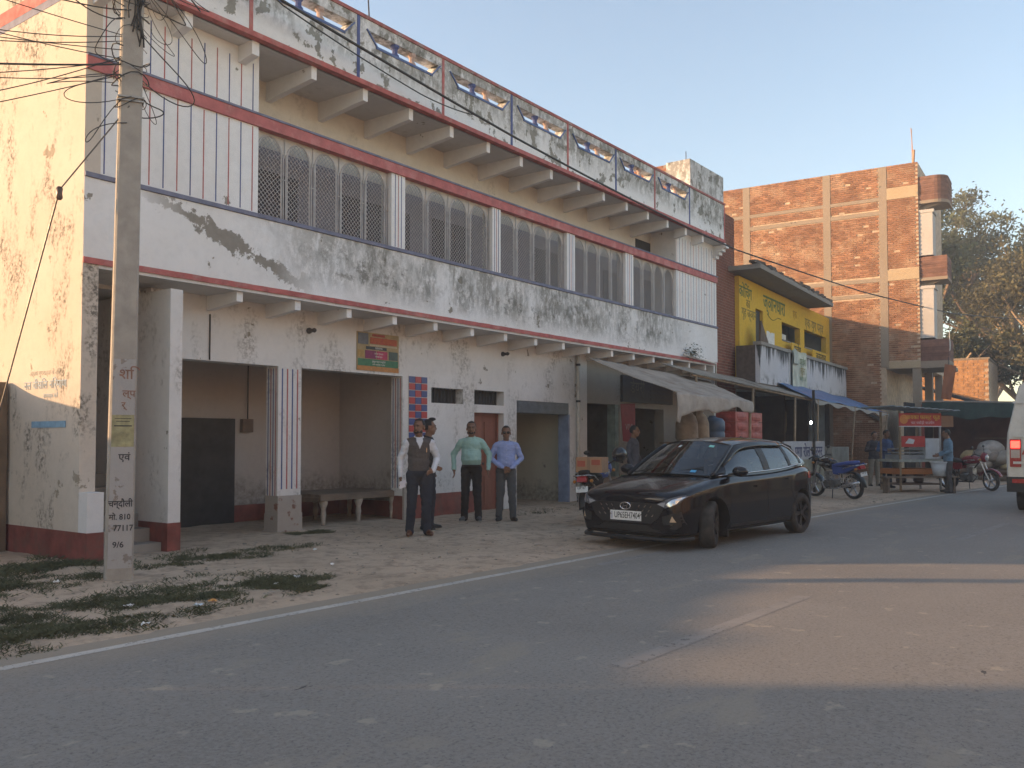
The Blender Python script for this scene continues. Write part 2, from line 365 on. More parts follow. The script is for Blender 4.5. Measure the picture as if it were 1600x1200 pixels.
# ================================================================== white two-storey building
YF, YW, YP = 10.4, 11.15, 10.0       # balcony front, main wall, parapet front
X0, X1 = 5.5, 23.98
WHITE = plaster('limewash', base=(.80,.79,.78), flake=.25)
SIDEW = plaster('side_limewash', base=(.60,.53,.45), flake=.45, mould=1.0, flake_col=(.42,.36,.28))
FASC = plaster('fascia_limewash', base=(.80,.79,.78), flake=.45, streak=(7.6,22.5,3.70,4.64), diag=True)
PARA = plaster('parapet_limewash', base=(.78,.78,.78), flake=1.05, flake_col=(.34,.33,.29), fscale=3.4, streak=(4,26,7.2,8.2))
CREAM = plaster('cream_limewash', base=(.66,.60,.52), flake=.2, mould=.25)
GWALL = plaster('ground_limewash', base=(.71,.69,.67), flake=.35, mould=.6)
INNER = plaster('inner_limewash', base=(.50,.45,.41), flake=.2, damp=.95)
SOFF = plaster('soffit_limewash', base=(.66,.64,.62), flake=.15, mould=.2)
MAUVE = plaster('mauve_wash', base=(.27,.255,.30), flake=.1)
RED = mat('red_band', (.42,.12,.11), .85, .25, 6, .2, grime=.55, gcol=(.46,.29,.26))
REDOX = mat('red_oxide', (.22,.07,.055), .88, .3, 4, .3, grime=.8, gcol=(.16,.09,.07))
BLUE = mat('blue_line', (.075,.10,.24), .8, .25, 6)
SLATE = mat('slate_blue', (.17,.18,.25), .8, .2, 6)
CEM = plaster('cement', base=(.30,.28,.25), flake=.3, flake_col=(.2,.19,.17), mould=.5)
DARK = mat('dark_board', (.035,.032,.03), .7, .3, 4)
WB = thing('white_building', 'long white two-storey building with red and blue bands, grilled balcony and open ground floor', 'building', (X0, YF, 0))
def wb(mb, name, m, parent=WB, **k): return mb.build(name, m, parent, world=True, **k)
# --- walls
g = MB(); g.box(X0, X0+.2, YF, 20, .40, 3.62); g.box(X0, X0+.2, YF-.001, 20, 3.62, 8.06); wb(g, 'side_wall', SIDEW)
g = MB(); g.box(X0-.004, X0+.204, YF-.204, 20, -.1, .40); wb(g, 'plinth', REDOX)
g = MB(); g.box(X0+.0, X0+.206, YF-.19, YF-.001, .40, .87); wb(g, 'stair_kerb', GWALL)
g = MB(); g.box(X0-.006, X0, YF, 20, 7.06, 7.24); wb(g, 'side_band', RED)
g = MB(); g.box(X0-.005, X0, YF, 20, 6.96, 7.058); wb(g, 'side_band', SLATE)
g = MB(); g.box(X0+.2, X1, 19.8, 20, 0, 7.0); g.box(X1-.2, X1, YF+.02, 19.8, 0, 7.0); wb(g, 'back_wall', WHITE)
# pier of the stairs and the stairs
g = MB(); g.box(6.67, 6.85, YF, 13.1, .42, 3.45); wb(g, 'pier', GWALL)
g = MB(); g.box(6.665, 6.855, YF-.005, 13.1, -.1, .42); wb(g, 'pier_foot', REDOX)
st = MB()
for k in range(8): st.box(X0+.21, 6.66, YF+.12+.27*k, 13.1, .0 if k == 0 else .17*k+.002, .17*(k+1))
wb(st, 'stairs', CEM)
g = MB(); g.box(X0+.2, 6.67, 13.1, 13.25, 0, 3.5); wb(g, 'stair_back_wall', MAUVE)
# --- ground floor wall with openings (piece by piece)
OPN = [(6.85,9.02,2.63),(9.48,11.81,2.63)]
g = MB()
def gw(x0, x1, z0, z1): g.box(x0, x1, YW, YW+.28, z0, z1)
gw(6.85, 12.59, 2.63, 3.56); gw(11.81, 12.59, .48, 2.63)
gw(12.59, 13.53, .48, 2.18); gw(12.59, 13.53, 2.47, 3.56); gw(13.53, 13.87, .48, 3.56)
gw(13.87, 14.85, 2.03, 2.19); gw(13.87, 14.85, 2.48, 3.56); gw(14.85, 15.3, .0, 3.56)
gw(15.3, 17.37, 2.32, 3.56); gw(17.37, 18.13, 0, 3.56); wb(g, 'front_wall', GWALL)
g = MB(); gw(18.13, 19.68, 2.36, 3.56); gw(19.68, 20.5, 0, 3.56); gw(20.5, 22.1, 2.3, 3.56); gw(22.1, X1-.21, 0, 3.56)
wb(g, 'shop_front_wall', plaster('shaded_wash', base=(.36,.33,.29), flake=.3, mould=.5, damp=1.2))  # awning shade on the white wall put into the base, besides mould and damp
g = MB(); g.box(11.81, 13.87, YW-.004, YW+.27, -.1, .48); wb(g, 'wall_foot', REDOX)
# column between the two open bays, flared foot
col = MB(); col.box(9.02, 9.48, YW-.003, YW+.28, .62, 2.632); wb(col, 'column', GWALL)
g = MB()
for a, z0, z1 in ((.004,.34,.62),(.012,.08,.34),(.035,-.12,.08)): g.box(9.02-a, 9.48+a, YW-a-.02, YW+.28+a, z0, z1)
wb(g, 'column_foot', plaster('foot_wash', base=(.40,.36,.32), flake=.9, flake_col=(.30,.16,.12), fscale=5))
g = MB(); g.box(11.815, 12.0, YW-.05, YW, -.1, .7); wb(g, 'column_foot', MATS['foot_wash'])
# painted stripes on columns and jambs
def stripe(x, y, z0, z1, m, w=.022, ax=0):
    q = MB()
    if ax == 0: q.box(x-w/2, x+w/2, y-.003, y, z0, z1)
    else: q.box(x-.003, x, y-w/2, y+w/2, z0, z1)
    return wb(q, 'painted_stripe', m)
for i, x in enumerate((9.10,9.20,9.30,9.40)): stripe(x, YW-.003, .72, 2.6, BLUE if i % 2 == 0 else RED, .024)
for i in range(4): stripe(9.02, YW+.05+.06*i, .62, 2.6, BLUE if i % 2 else RED, .016, 1)
for i in range(4): stripe(11.81, YW+.05+.06*i, .62, 2.6, BLUE if i % 2 else RED, .016, 1)
# tile chequer painted beside the second bay: each tile its own piece
TB = mat('blue_tile', (.05,.075,.22), .35, .15, 5); TR = mat('red_tile', (.42,.05,.05), .35, .15, 5)
g = MB(); g.box(11.96, 12.46, YW-.012, YW, 1.35-.62, 2.655); wb(g, 'tile_bed', mat('grout', (.62,.60,.58)))
tm = []
for m in (TB, TR):
    q = MB(); q.box(-.078,.078,-.010,0,-.058,.058); tm.append(q.mesh('tile', m))
for r in range(15):
    for c in range(3):
        inst('tile', tm[(r+c) % 2], WB, (12.045+.165*c-X0, YW-.012-YF, 2.585-.128*r))
# --- rooms behind the ground floor
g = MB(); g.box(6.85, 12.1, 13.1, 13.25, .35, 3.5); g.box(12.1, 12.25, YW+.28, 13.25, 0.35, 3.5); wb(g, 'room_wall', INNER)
g = MB(); g.box(6.86, 12.1, 13.07, 13.1, -.1, .35); g.box(12.07, 12.1, YW+.29, 13.07, -.1, .35); wb(g, 'room_foot', REDOX)
g = MB(); g.box(8.0, 9.62, 13.02, 13.07, -.1, 1.85); wb(g, 'inner_door', DARK)
g = MB(); g.box(9.78, 10.0, 13.02, 13.1, 1.62, 1.85); wb(g, 'switch_box', mat('old_wood', (.16,.11,.08), .7, .3, 8))
g = MB(); g.tube([(9.9,13.05,1.85),(9.9,13.05,3.4)], .012); wb(g, 'conduit', DARK)
g = MB(); g.box(X0+.2, X1-.2, YW+.28, 19.8, 3.5, 3.62); g.box(X0+.2, X1-.2, YF, YW+.28, 3.56, 3.64); wb(g, 'balcony_slab', SOFF)
g = MB(); g.box(6.86, 23.7, YF+.05, 19.7, -.15, .03); wb(g, 'floor', CEM)
# vents, door, shop front
IRON = mat('iron_bar', (.05,.05,.055), .6, .2, 9); STEEL = mat('shutter_steel', (.16,.18,.21), .5, .2, 6, metal=.3)
for x0, x1, z0, z1 in ((12.59,13.53,2.18,2.47),(13.87,14.85,2.19,2.48)):
    q = MB(); q.box(x0+.002, x1-.002, YW+.22, YW+.27, z0+.002, z1-.002); f = wb(q, 'vent', DARK)
    for i in range(9):
        x = x0+.05+(x1-x0-.1)*i/8; q = MB(); q.box(x-.008, x+.008, YW+.16, YW+.176, z0, z1); wb(q, 'vent_bar', IRON, f)
WOOD = mat('red_wood', (.23,.085,.055), .6, .2, 5, .2, stretch=(1,1,.15))
q = MB(); q.box(13.93, 14.79, YW+.17, YW+.21, .03, 1.98); dr = wb(q, 'door', WOOD)
q = MB(); q.box(13.87, 13.93, YW+.14, YW+.24, .0, 2.03); q.box(14.79, 14.85, YW+.14, YW+.24, .0, 2.03); q.box(13.93, 14.79, YW+.14, YW+.24, 1.98, 2.03); wb(q, 'door_frame', WOOD, dr)
for z0, z1 in ((.15,.75),(.9,1.25),(1.4,1.85)):
    for x0, x1 in ((14.0,14.32),(14.4,14.72)):
        q = MB(); q.box(x0, x1, YW+.155, YW+.17, z0, z1); wb(q, 'door_panel', WOOD, dr)
q = MB(); q.lathe([(.02,0),(.026,.02),(.02,.05)], (14.36,YW+.15,1.0), 1, 8); wb(q, 'handle', IRON, dr)
q = MB(); q.box(15.32, 17.35, YW+.02, YW+.26, 2.06, 2.318); sh = wb(q, 'shutter_box', STEEL)
for i in range(5): q = MB(); q.box(15.36, 17.31, YW+.0, YW+.018, 2.075+.047*i, 2.075+.047*i+.036); wb(q, 'shutter_slat', STEEL, sh)
q = MB(); q.box(17.30, 17.37, YW-.001, YW+.27, .03, 2.06); wb(q, 'shutter_rail', mat('rail_blue', (.20,.25,.36), .6, .25, 5))
q = MB(); q.box(15.2, 17.6, 13.3, 13.45, 0, 3.5); q.box(15.05, 15.2, YW+.28, 13.45, 0, 3.5); q.box(17.6, 17.75, YW+.28, 13.45, 0, 3.5); wb(q, 'shop_wall', plaster('shop_cream', base=(.56,.54,.44), flake=.1, damp=.6))
q = MB(); q.box(15.25, 17.55, 12.85, 13.28, .42, .5)
for x in (15.35, 16.4, 17.4): q.box(x, x+.08, 12.9, 13.2, .03, .42)
tag(q.build('shop_bench', mat('bench_wood', (.10,.07,.05), .7, .3, 6)), 'low wooden bench inside the shop with the rolled-up shutter', 'bench')
# the two dark shops on the right
q = MB(); q.box(18.0, 23.7, 13.2, 13.3, 0, 3.5); q.box(19.95, 20.1, YW+.28, 13.2, 0, 3.5); q.box(17.95, 18.05, YW+.28, 13.2, 0, 3.5); wb(q, 'shop_wall', mat('dark_grey_wall', (.12,.11,.10), .9, .3, 3))  # even dark grey inner walls
q = MB()
q.box(19.50, 19.67, YW+.02, YW+.25, .03, 2.36); wb(q, 'shop_door', mat('grey_green', (.20,.26,.24), .7, .25, 5))
# --- lower brackets, fascia, bands
q = MB(); q.prism([(YF+.06,3.56),(YF+.06,3.42),(YW,3.35),(YW,3.56)], 0, -.052, .052); bm1 = q.mesh('bracket', WHITE)
for k in range(16):
    x = 7.78+1.035*k
    if x < 23.6: inst('bracket', bm1, WB, (x-X0, -YF, 0))
q = MB(); q.grid(lambda u, v: (X0+.001+(X1-X0)*u, YF-.009+.004*noise.noise(Vector((u*40,v*4,0))), 3.66+.98*v), 90, 4, thick=.004, tdir=(0,1,0)); q.box(X0+.21, X1-.002, YF, YF+.12, 3.66, 4.64); wb(q, 'fascia', FASC)
q = MB(); q.grid(lambda u, v: (X0+.001+(X1-X0)*u, YF-.022+.003*noise.noise(Vector((u*60,3,0))), 3.60+.075*v+.006*noise.noise(Vector((u*70,0,v)))), 120, 1, thick=.012, tdir=(0,1,0)); q.box(X0+.21, X1-.004, YF-.0, YF+.10, 3.61, 3.655); wb(q, 'red_band', RED)
q = MB(); q.box(X0+.001, X0+.201, YF-.035, YF-.003, 4.645, 4.70); q.box(X0+.201, X1+.012, YF-.035, YF+.14, 4.645, 4.70); wb(q, 'ledge', SLATE)
q = MB(); q.box(X0+.2, X1, YF+.14, YW, 4.60, 4.68); wb(q, 'balcony_floor', CEM)
# --- upper balcony: side panels, posts, beam, grilles
PNL = [(X0+.2,8.03),(21.4,X1)]
for i, (a, b) in enumerate(PNL):
    q = MB(); q.box(a, b, YF+.01, YF+.16, 4.70, 5.95); q.box(a, b, YF+.01, YF+.16, 6.14, 7.0); wb(q, 'panel_wall', WHITE)
    q = MB(); q.box(b-.16 if i == 0 else a, b if i == 0 else a+.16, YF+.16, YW, 4.70, 7.0); wb(q, 'panel_return', WHITE)
    x = a+.05; k = 0
    while x < b-.03:
        for z0, z1 in ((4.72,5.95),(6.15,6.86)):
            stripe(x, YF+.01, z0+.02*random.random(), z1-.03*random.random(), (BLUE, RED)[(k+(z0 > 5)) % 2], .016 if i == 0 else .012)
        x += .198 if i == 0 else .17; k += 1
q = MB(); q.box(X0+.001, X0+.201, YF-.03, YF-.003, 5.95, 6.11); q.box(X0+.201, X1+.004, YF-.03, YF+.17, 5.95, 6.11); wb(q, 'beam', mat('rose_red', (.44,.14,.135), .85, .2, 5, .2, grime=.55, gcol=(.60,.33,.30)))
q = MB(); q.box(X0+.001, X0+.201, YF-.045, YF-.003, 6.11, 6.14); q.box(X0+.201, X1+.006, YF-.045, YF+.17, 6.11, 6.14); wb(q, 'beam_cap', SLATE)
POST = [(10.72,11.09),(13.48,13.78),(16.11,16.47),(18.68,19.1)]
for a, b in POST:
    q = MB(); q.box(a+.02, b-.02, YF+.01, YF+.25, 4.70, 5.95); wb(q, 'post', WHITE)
    for j, fx in enumerate((.3,.5,.7)): stripe(a+(b-a)*fx, YF+.01, 4.72, 5.94, (BLUE,RED,BLUE)[j], .014)
GR = [(8.03,10.72,5),(11.09,13.48,4),(13.78,16.11,4),(16.47,18.68,4),(19.1,21.4,4)]
GREY = mat('grille_grey', (.42,.40,.39), .6, .15, 9); LAT = mat('lattice', (.40,.38,.37), .6, .15, 12)
yg = YF+.10
for a, b, n in GR:
    gr = bpy.data.objects.new('window_grille', None); COL.objects.link(gr); gr.parent = WB; gr.location = (a-X0, 0, 4.70)
    w = (b-a)/n; H = 1.25
    for k in range(n):
        c = (k+.5)*w; rr = w*.40; zs = H-.04-rr*1.18
        def inside(x, z): return abs(x-c) < rr and (z < zs or ((x-c)/rr)**2+((z-zs)/(rr*1.18))**2 < 1) and z > .015
        q = MB()                                        # lattice clipped to the arch
        for sgn in (1, -1):
            o = -H
            while o < w+H:
                run = None; steps = 64
                for i in range(steps+1):
                    z = H*i/steps; x = k*w+(o+z if sgn > 0 else w-(o+z)); ok = inside(x, z)
                    if ok and run is None: run = (x, z)
                    if run and (not ok or i == steps):
                        if z-run[1] > .03: q.bar((run[0],.10+.006*sgn,run[1]), (x,.10+.006*sgn,z), .0085, .006, up=(0,1,0))
                        run = None
                o += .073
        q.build('lattice', LAT, gr)
        q = MB(); pts = [(c-rr,.10,0.01)]+[(c-rr,.10,zs)]+[(c-rr*math.cos(t),.10,zs+rr*1.18*math.sin(t)) for t in [math.pi*i/14 for i in range(1,14)]]+[(c+rr,.10,zs),(c+rr,.10,.01)]
        q.tube(pts, .015, 5); q.build('arch_frame', GREY, gr)
        q = MB(); ap = [(c-rr*1.0*math.cos(t), zs+rr*1.18*math.sin(t)) for t in [math.pi*i/14 for i in range(15)]]
        for (x0, z0), (x1, z1) in zip(ap, ap[1:]):       # plate over the arch
            q.add([(x0,.104,z0),(x1,.104,z1),(x1,.104,H),(x0,.104,H),(x0,.11,z0),(x1,.11,z1),(x1,.11,H),(x0,.11,H)], [(0,1,2,3),(7,6,5,4),(0,4,5,1)])
        q.box(k*w, c-rr, .104, .11, zs, H); q.box(c+rr, (k+1)*w, .104, .11, zs, H); q.build('spandrel', mat('spandrel_paint', (.50,.47,.43), .7, .12, 6), gr)
    for k in range(n+1):
        q = MB()
        for dx in (-.022, .022): q.bar((k*w+dx,.09,0), (k*w+dx,.09,1.0), .014)
        q.bar((k*w,.09,1.0),(k*w,.09,H), .010); q.bar((k*w-.04,.085,.62),(k*w+.04,.085,.62), .014)
        q.build('grille_bar', GREY, gr)
# inner wall of the balcony, its doors
q = MB(); q.box(X0+.2, X1-.2, YW, YW+.2, 4.68, 5.98); wb(q, 'inner_wall', MAUVE)
q = MB(); q.box(X0+.2, X1-.2, YW, YW+.2, 5.98, 7.0); wb(q, 'inner_wall', CREAM)
DOORM = mat('dark_door', (.055,.045,.055), .6, .3, 6, stretch=(1,1,.2))
for x0, x1, zt in ((8.4,9.35,5.62),(10.25,11.95,5.6),(12.6,13.75,5.66),(15.9,17.25,5.68),(18.9,20.1,5.64),(20.9,22.6,5.7)):
    q = MB(); q.box(x0, x1, YW-.03, YW, 4.69, zt); d = wb(q, 'balcony_door', DOORM)
    for i in (0, 1):
        q = MB(); xa = x0+(x1-x0)*(.06+.47*i); q.box(xa, xa+(x1-x0)*.41, YW-.04, YW-.03, 4.8, zt-.1); wb(q, 'door_panel', DOORM, d)
q = MB(); q.box(20.55, 21.35, YW-.02, YW, 6.2, 6.72); wb(q, 'ventilator', DARK)
# --- roof slab, upper brackets, parapet
q = MB(); q.box(X0, X1, YP+.10, 20.0, 7.0, 7.06); wb(q, 'roof_slab', SOFF)
q = MB(); q.prism([(YP+.1,7.0),(YP+.1,6.81),(YW,6.70),(YW,7.0)], 0, -.05, .05); bm2 = q.mesh('roof_bracket', WHITE)
q = MB(); q.prism([(YP+.1,7.0),(YP+.1,6.81),(YF+.01,6.76),(YF+.01,7.0)], 0, -.06, .06); bm3 = q.mesh('roof_bracket', WHITE)
for k in range(-2, 15):
    x = 7.73+1.048*k; inst('roof_bracket', bm3 if (x < 8.0 or x > 21.3) else bm2, WB, (x-X0, -YF, 0))
q = MB()
for i in range(4): q.box(X1-.22, X1, YP+.02+.1*i, YF+.01, 6.9-.09*i, 6.985-.09*i)
wb(q, 'corbel', WHITE)
DV = [5.5,7.57,9.57,11.57,13.56,15.53,17.53,19.42,21.37,23.62]
q = MB(); q.box(X0-.03, 23.66, YP-.02, YP+.13, 7.0, 7.075); wb(q, 'roof_band', RED)
q = MB(); q.box(X0-.02, 23.65, YP-.02, YP+.24, 8.06, 8.115); wb(q, 'parapet_cap', mat('cap_red', (.34,.11,.10), .85, .3, 6, .3, grime=.7, gcol=(.3,.28,.26)))
BAL = mat('baluster', (.45,.33,.28), .8, .2, 8)
for i, (a, b) in enumerate(zip(DV, DV[1:])):
    q = MB(); y0, y1 = YP, YP+.22
    if i == len(DV)-2: q.box(a, b, y0, y1, 7.075, 8.06)
    else:
        zb, zt = 7.70, 7.90; s0, s1 = a+.20, b-.12; t0, t1 = a+.40, b-.30
        q.box(a, b, y0, y1, 7.075, zb); q.box(a, b, y0, y1, zt, 8.06)
        q.prism([(a,zb),(t0,zb),(s0,zt),(a,zt)], 1, y0, y1); q.prism([(t1,zb),(b,zb),(b,zt),(s1,zt)], 1, y0, y1)
    pp = wb(q, 'parapet_panel', PARA)
    if i < len(DV)-2:
        q = MB()
        q.bar((s0-.03,YP-.006,zt), (t0,YP-.006,zb-.015), .02, .04, up=(0,1,0)); q.bar((t0-.02,YP-.006,zb-.02), (t1+.02,YP-.006,zb-.02), .02, .04, up=(0,0,1)); q.bar((t1,YP-.006,zb-.015), (s1+.03,YP-.006,zt), .02, .04, up=(0,1,0))
        wb(q, 'slot_trim', mat('trim_blue', (.10,.15,.30), .8, .2, 6), pp)
        for j, fx in enumerate((.36,.67)):
            x = t0+(t1-t0)*fx; q = MB(); q.lathe([(.07,zb),(.07,zb+.04),(.045,zb+.07),(.045,zt-.07),(.07,zt-.04),(.07,zt)], (x,YP+.06,0), 2, 8)
            wb(q, 'baluster', BLUE if j == 0 else BAL, pp)
    q = MB(); q.box(b-.03, b+.03, YP-.008, YP, 7.075, 8.06); wb(q, 'divider', (RED, BLUE)[i % 2], pp)
# back parapet + stair room on the roof
q = MB(); q.box(X0+.2, X1, 19.8, 20.0, 7.06, 8.06); q.box(X1-.15, X1, YP+.15, 19.8, 7.06, 8.06); wb(q, 'rear_parapet', PARA)
q = MB(); q.box(21.85, 24.05, 10.2, 10.36, 8.1, 8.98); q.box(23.9, 24.05, 10.36, 13, 8.1, 8.98); q.box(21.85, 22.0, 10.36, 10.9, 8.1, 8.98); q.box(22.0, 23.9, 10.36, 13, 8.88, 8.97); rr_ = wb(q, 'roof_room', PARA)
BRK = mat('old_brick', (.33,.15,.09), .9, .25, 6, .3, island=.6); MOR = mat('mortar', (.30,.24,.19), .95, .2, 8)
q = MB(); q.box(21.87, 22.0, 10.9, 13, 8.1, 8.94); wb(q, 'brick_core', MOR, rr_)
q = MB(); q.box(21.855, 21.867, -.112+.115, .228, 0, .068)
q = MB(); q.box(-.012, 0, 0, .226, 0, .068); bk = q.mesh('brick', BRK)
for r in range(10):
    for c in range(9):
        inst('brick', bk, rr_, (21.87-X0, 10.91+.232*c+(.1 if r % 2 else 0)-YF, 8.12+.083*r))
q = MB(); q.tube([(23.3,11,8.97),(23.3,11,9.7)], .012); wb(q, 'rebar', IRON)
q = MB(); q.tube([(9.85,YP+.05,8.11),(9.83,YP+.06,8.5)], .012); wb(q, 'rebar', IRON)
# rust-coloured drain pipe on the wall, lamp holders
PIPE = mat('pvc_pipe', (.55,.52,.47), .5, .15, 8)
q = MB(); q.tube([(17.65,YW-.06,3.5),(17.65,YW-.06,.3)], .045, 10); pp = wb(q, 'drain_pipe', PIPE, smooth=True)
for z in (3.2, 2.35, .9): q = MB(); q.lathe([(.055,z),(.055,z+.05)], (17.65,YW-.06,0), 2, 10); wb(q, 'pipe_collar', IRON, pp)
for x, z, y in ((9.62,3.24,YW),(14.8,3.26,YW),(8.9,6.35,YW),(17.2,6.3,YW),(19.6,6.3,YW)):
    q = MB(); q.lathe([(.05,0),(.05,-.03),(.03,-.05),(.03,-.10),(.04,-.14),(.02,-.17)], (x,y,z), 1, 8); wb(q, 'lamp_holder', IRON)
q = MB(); q.tube([(7.78,YW-.01,3.3),(7.78,YW-.01,2.64)], .012); wb(q, 'damp_wire', DARK)
# upper right drain spout with plant
q = MB(); q.tube([(21.6,YF-.1,3.72),(23.6,YF-.12,3.62),(23.62,YF-.12,2.4)], .03, 8); wb(q, 'drain_pipe', PIPE, smooth=True)
# ================================================================== pole, wires, low neighbours on the left
CONC = mat('pole_concrete', (.36,.325,.28), .9, .15, 5, .35, grime=.4, gcol=(.20,.18,.155))
WASH = plaster('pole_wash', base=(.42,.40,.385), flake=.9, flake_col=(.36,.31,.27), fscale=5)
INK = mat('black_paint', (.05,.05,.055), .8, .2, 8); RUST = mat('rust_paint', (.26,.14,.10), .85, .3, 8); CABLE = mat('cable_black', (.03,.03,.03), .55, .2, 9)
PO = thing('utility_pole', 'tapered concrete electric pole with painted Hindi lettering standing in the grass', 'pole', (5.11,8.84,gz(5.11,8.84)), R(-25))
def psec(z): w = .272-.0095*z; d = .20-.006*z; return w/2, d/2, .0085*z
q = MB(); zs_ = [-.3,0,1,2,3,4.5,6,7.5,9]
for z in zs_:
    w, d, lx = psec(z); c = .018
    q.v += [(lx-w+c,-d,z),(lx+w-c,-d,z),(lx+w,-d+c,z),(lx+w,d-c,z),(lx+w-c,d,z),(lx-w+c,d,z),(lx-w,d-c,z),(lx-w,-d+c,z)]
n = len(zs_)
for i in range(n-1):
    for j in range(8): q.f.append((i*8+j, i*8+(j+1)%8, (i+1)*8+(j+1)%8, (i+1)*8+j)); q.m.append(0)
q.f.append(tuple((n-1)*8+j for j in range(8))); q.m.append(0)
q.build('shaft', CONC, PO)
def pface(z0, z1, ins, t, name, m):
    a, b = psec(z0), psec(z1); q = MB()
    def P(s, v): 
        w = a[0]+(b[0]-a[0])*v-ins; d = a[1]+(b[1]-a[1])*v; return (a[2]+(b[2]-a[2])*v+(2*s-1)*w, -d-t, z0+(z1-z0)*v)
    q.grid(P, 2, 6, thick=t-.0005, tdir=(0,1,0)); return q.build(name, m, PO)
pface(.12, 2.28, .02, .003, 'whitewash', WASH)
nt = pface(1.37, 1.70, .022, .006, 'notice', mat('notice_paper', (.34,.31,.17), .8, .25, 12, grime=.5, gcol=(.16,.15,.09)))
def ptext(s, z, size, m, dx=0, sx=1, bold=.0015):
    w, d, lx = psec(z); return text(s, size, m, PO, frame((lx+dx,-d-.0045,z), (1,0,0), (0,0,1)), bold=bold, depth=.001, sx=sx)
ptext('शि', 2.12, .15, RUST, .02); ptext('ल्प', 1.92, .10, RUST, .05); ptext('र्', 1.80, .09, RUST)
ptext('एवं', 1.26, .10, INK, .02); ptext('चन्दौली', .78, .095, INK, -.005, .84); ptext('मो. 810', .645, .08, INK, -.01, .9); ptext('77117', .53, .085, INK, .025, .9); ptext('9/6', .36, .085, INK, -.02)
for z, t, w in ((1.66,.006,.16),(1.63,.006,.13),(1.58,.012,.17)):
    q = MB(); wd, d, lx = psec(z); q.box(lx-w/2, lx+w/2, -d-.0085, -d-.0062, z, z+t); q.build('printed_line', INK, PO)
# clamp and bands
q = MB()
for z in (5.0, 5.04): w, d, lx = psec(z); q.tube([(lx-w-.01,-d-.01,z),(lx+w+.01,-d-.012,z+.01),(lx+w+.01,d+.01,z),(lx-w-.01,d+.01,z),(lx-w-.01,-d-.01,z)], .012, 6)
q.build('wire_band', mat('zinc', (.35,.33,.30), .5, .2, 9, metal=.6), PO)
# the tangle: many wires wound about the top of the pole
rnd = random.Random(5)
TG = thing('wire_tangle', 'tangle of black service wires wound round the top of the pole', 'wires', (5.15,8.84,5.0))
for k in range(30):
    z = rnd.uniform(4.95, 6.6); pts = []; L = 0 if k < 9 else 1
    if L == 0:      # loop round the shaft
        r0 = rnd.uniform(.15,.19); ph = rnd.uniform(0, 6)
        for i in range(19): a = ph+i/18*6.9; pts.append((5.16+r0*1.05*math.cos(a), 8.84+r0*.85*math.sin(a), z+.05*math.sin(a*2+k)+.01*i))
    else:           # slack loop from the pole out and back, each with its own shape
        sx = -1 if rnd.random() < .4 else 1; ln = rnd.uniform(.2,.95)**1.2; dr = rnd.uniform(-.1,.55); z2 = z+rnd.uniform(-.5,.7); ph = rnd.uniform(0,6); p1 = rnd.uniform(.3,.7)
        for i in range(21):
            t = i/20; o = math.sin(math.pi*t**(math.log(.5)/math.log(p1)))
            pts.append((5.16+sx*(.10+ln*o+.05*math.sin(t*7+ph)), 8.82-.12*math.sin(t*4+ph)-.3*ln*o*math.sin(ph), z+(z2-z)*t-dr*o+.06*math.sin(t*6+ph)))
    q = MB(); q.tube(pts, rnd.choice((.004,.005,.007)), 5); q.build('wire', CABLE, TG, smooth=True, world=True)
for k in range(18):     # wires lying along the shaft
    z = rnd.uniform(5.6, 7.0); q = MB(); o = rnd.uniform(-.1,.1)
    q.tube([(5.17+o+.03*math.sin(i*1.3+k), 8.70+.02*math.cos(i+k)-.3*o, z+i*.12) for i in range(7)], .008, 5); q.build('wire', CABLE, TG, smooth=True, world=True)
def cable(pts, r, label, sag=0, sub=10, name='power_cable', group=None):
    P = []
    for a, b in zip(pts, pts[1:]):
        a, b = Vector(a), Vector(b)
        for i in range(sub): t = i/sub; P.append(a.lerp(b, t) - Vector((0,0,sag*4*t*(1-t))))
    P.append(Vector(pts[-1])); q = MB(); q.tube(P, r, 6); o = q.build(name, CABLE, smooth=True); tag(o, label, 'cable', group); return o
cable([(5.2,8.78,7.9),(7.76,9.6,7.45),(13.03,9.6,7.04),(17.92,9.6,6.83),(23.47,9.6,6.73),(32,8.5,6.58),(41,7.3,6.75),(51,6,7.5),(62,4.5,8.6)], .022, 'thick black cable running in front of the parapet and on past the brick house', .015)
cable([(5.2,8.8,7.7),(7.8,9.62,7.40),(10.6,9.64,7.06),(11.9,9.62,7.10)], .011, 'thin wire hanging just under the thick cable on the parapet', .03)
LW = [(20,5.75),(72,5.5),(95,5.75),(125,5.6),(140,5.7),(180,5.35),(187,5.45),(210,5.5),(265,5.55),(300,5.35)]
for k, (v, z0) in enumerate(LW):
    z1 = 1.5+(686-v)*9.0/1400
    lab = ['topmost service wire leaving the pole towards the left', 'second wire from the top running left from the pole', 'third wire from the top running left from the pole', 'fourth wire from the top running left from the pole', 'fifth wire from the top running left from the pole',
           'thin wire just above the thick bundled one, running left', 'thick bundled wire sagging left from the pole band', 'wire just under the thick bundled one, running left', 'second lowest wire dropping steeply left from the pole', 'lowest wire dropping steeply left from the pole'][k]
    # the left edge of the view lies near (2.2, 8.9); the wires go on to the next roof
    a = Vector((5.08,8.8,z0)); b = Vector((2.35,9.15,z1)); c = b+(b-a)*1.4
    cable([a, b, c], .010 if k == 6 else .005, lab, .04+.05*(k%3), 12, 'service_wire', 'service wires leaving the pole to the left')
ST = thing('stay_wire', 'taut stay wire with a strain insulator slanting down from the pole to the left', 'wire', (4.6,11.35,0))
q = MB(); q.tube([(5.1,8.75,5.0),(4.66,9.26,4.12)], .008, 6); q.tube([(4.64,9.31,4.0),(4.58,11.35,0)], .009, 6); q.build('strand', mat('stay_steel', (.12,.11,.10), .5, .2, 8, metal=.4), ST, world=True)
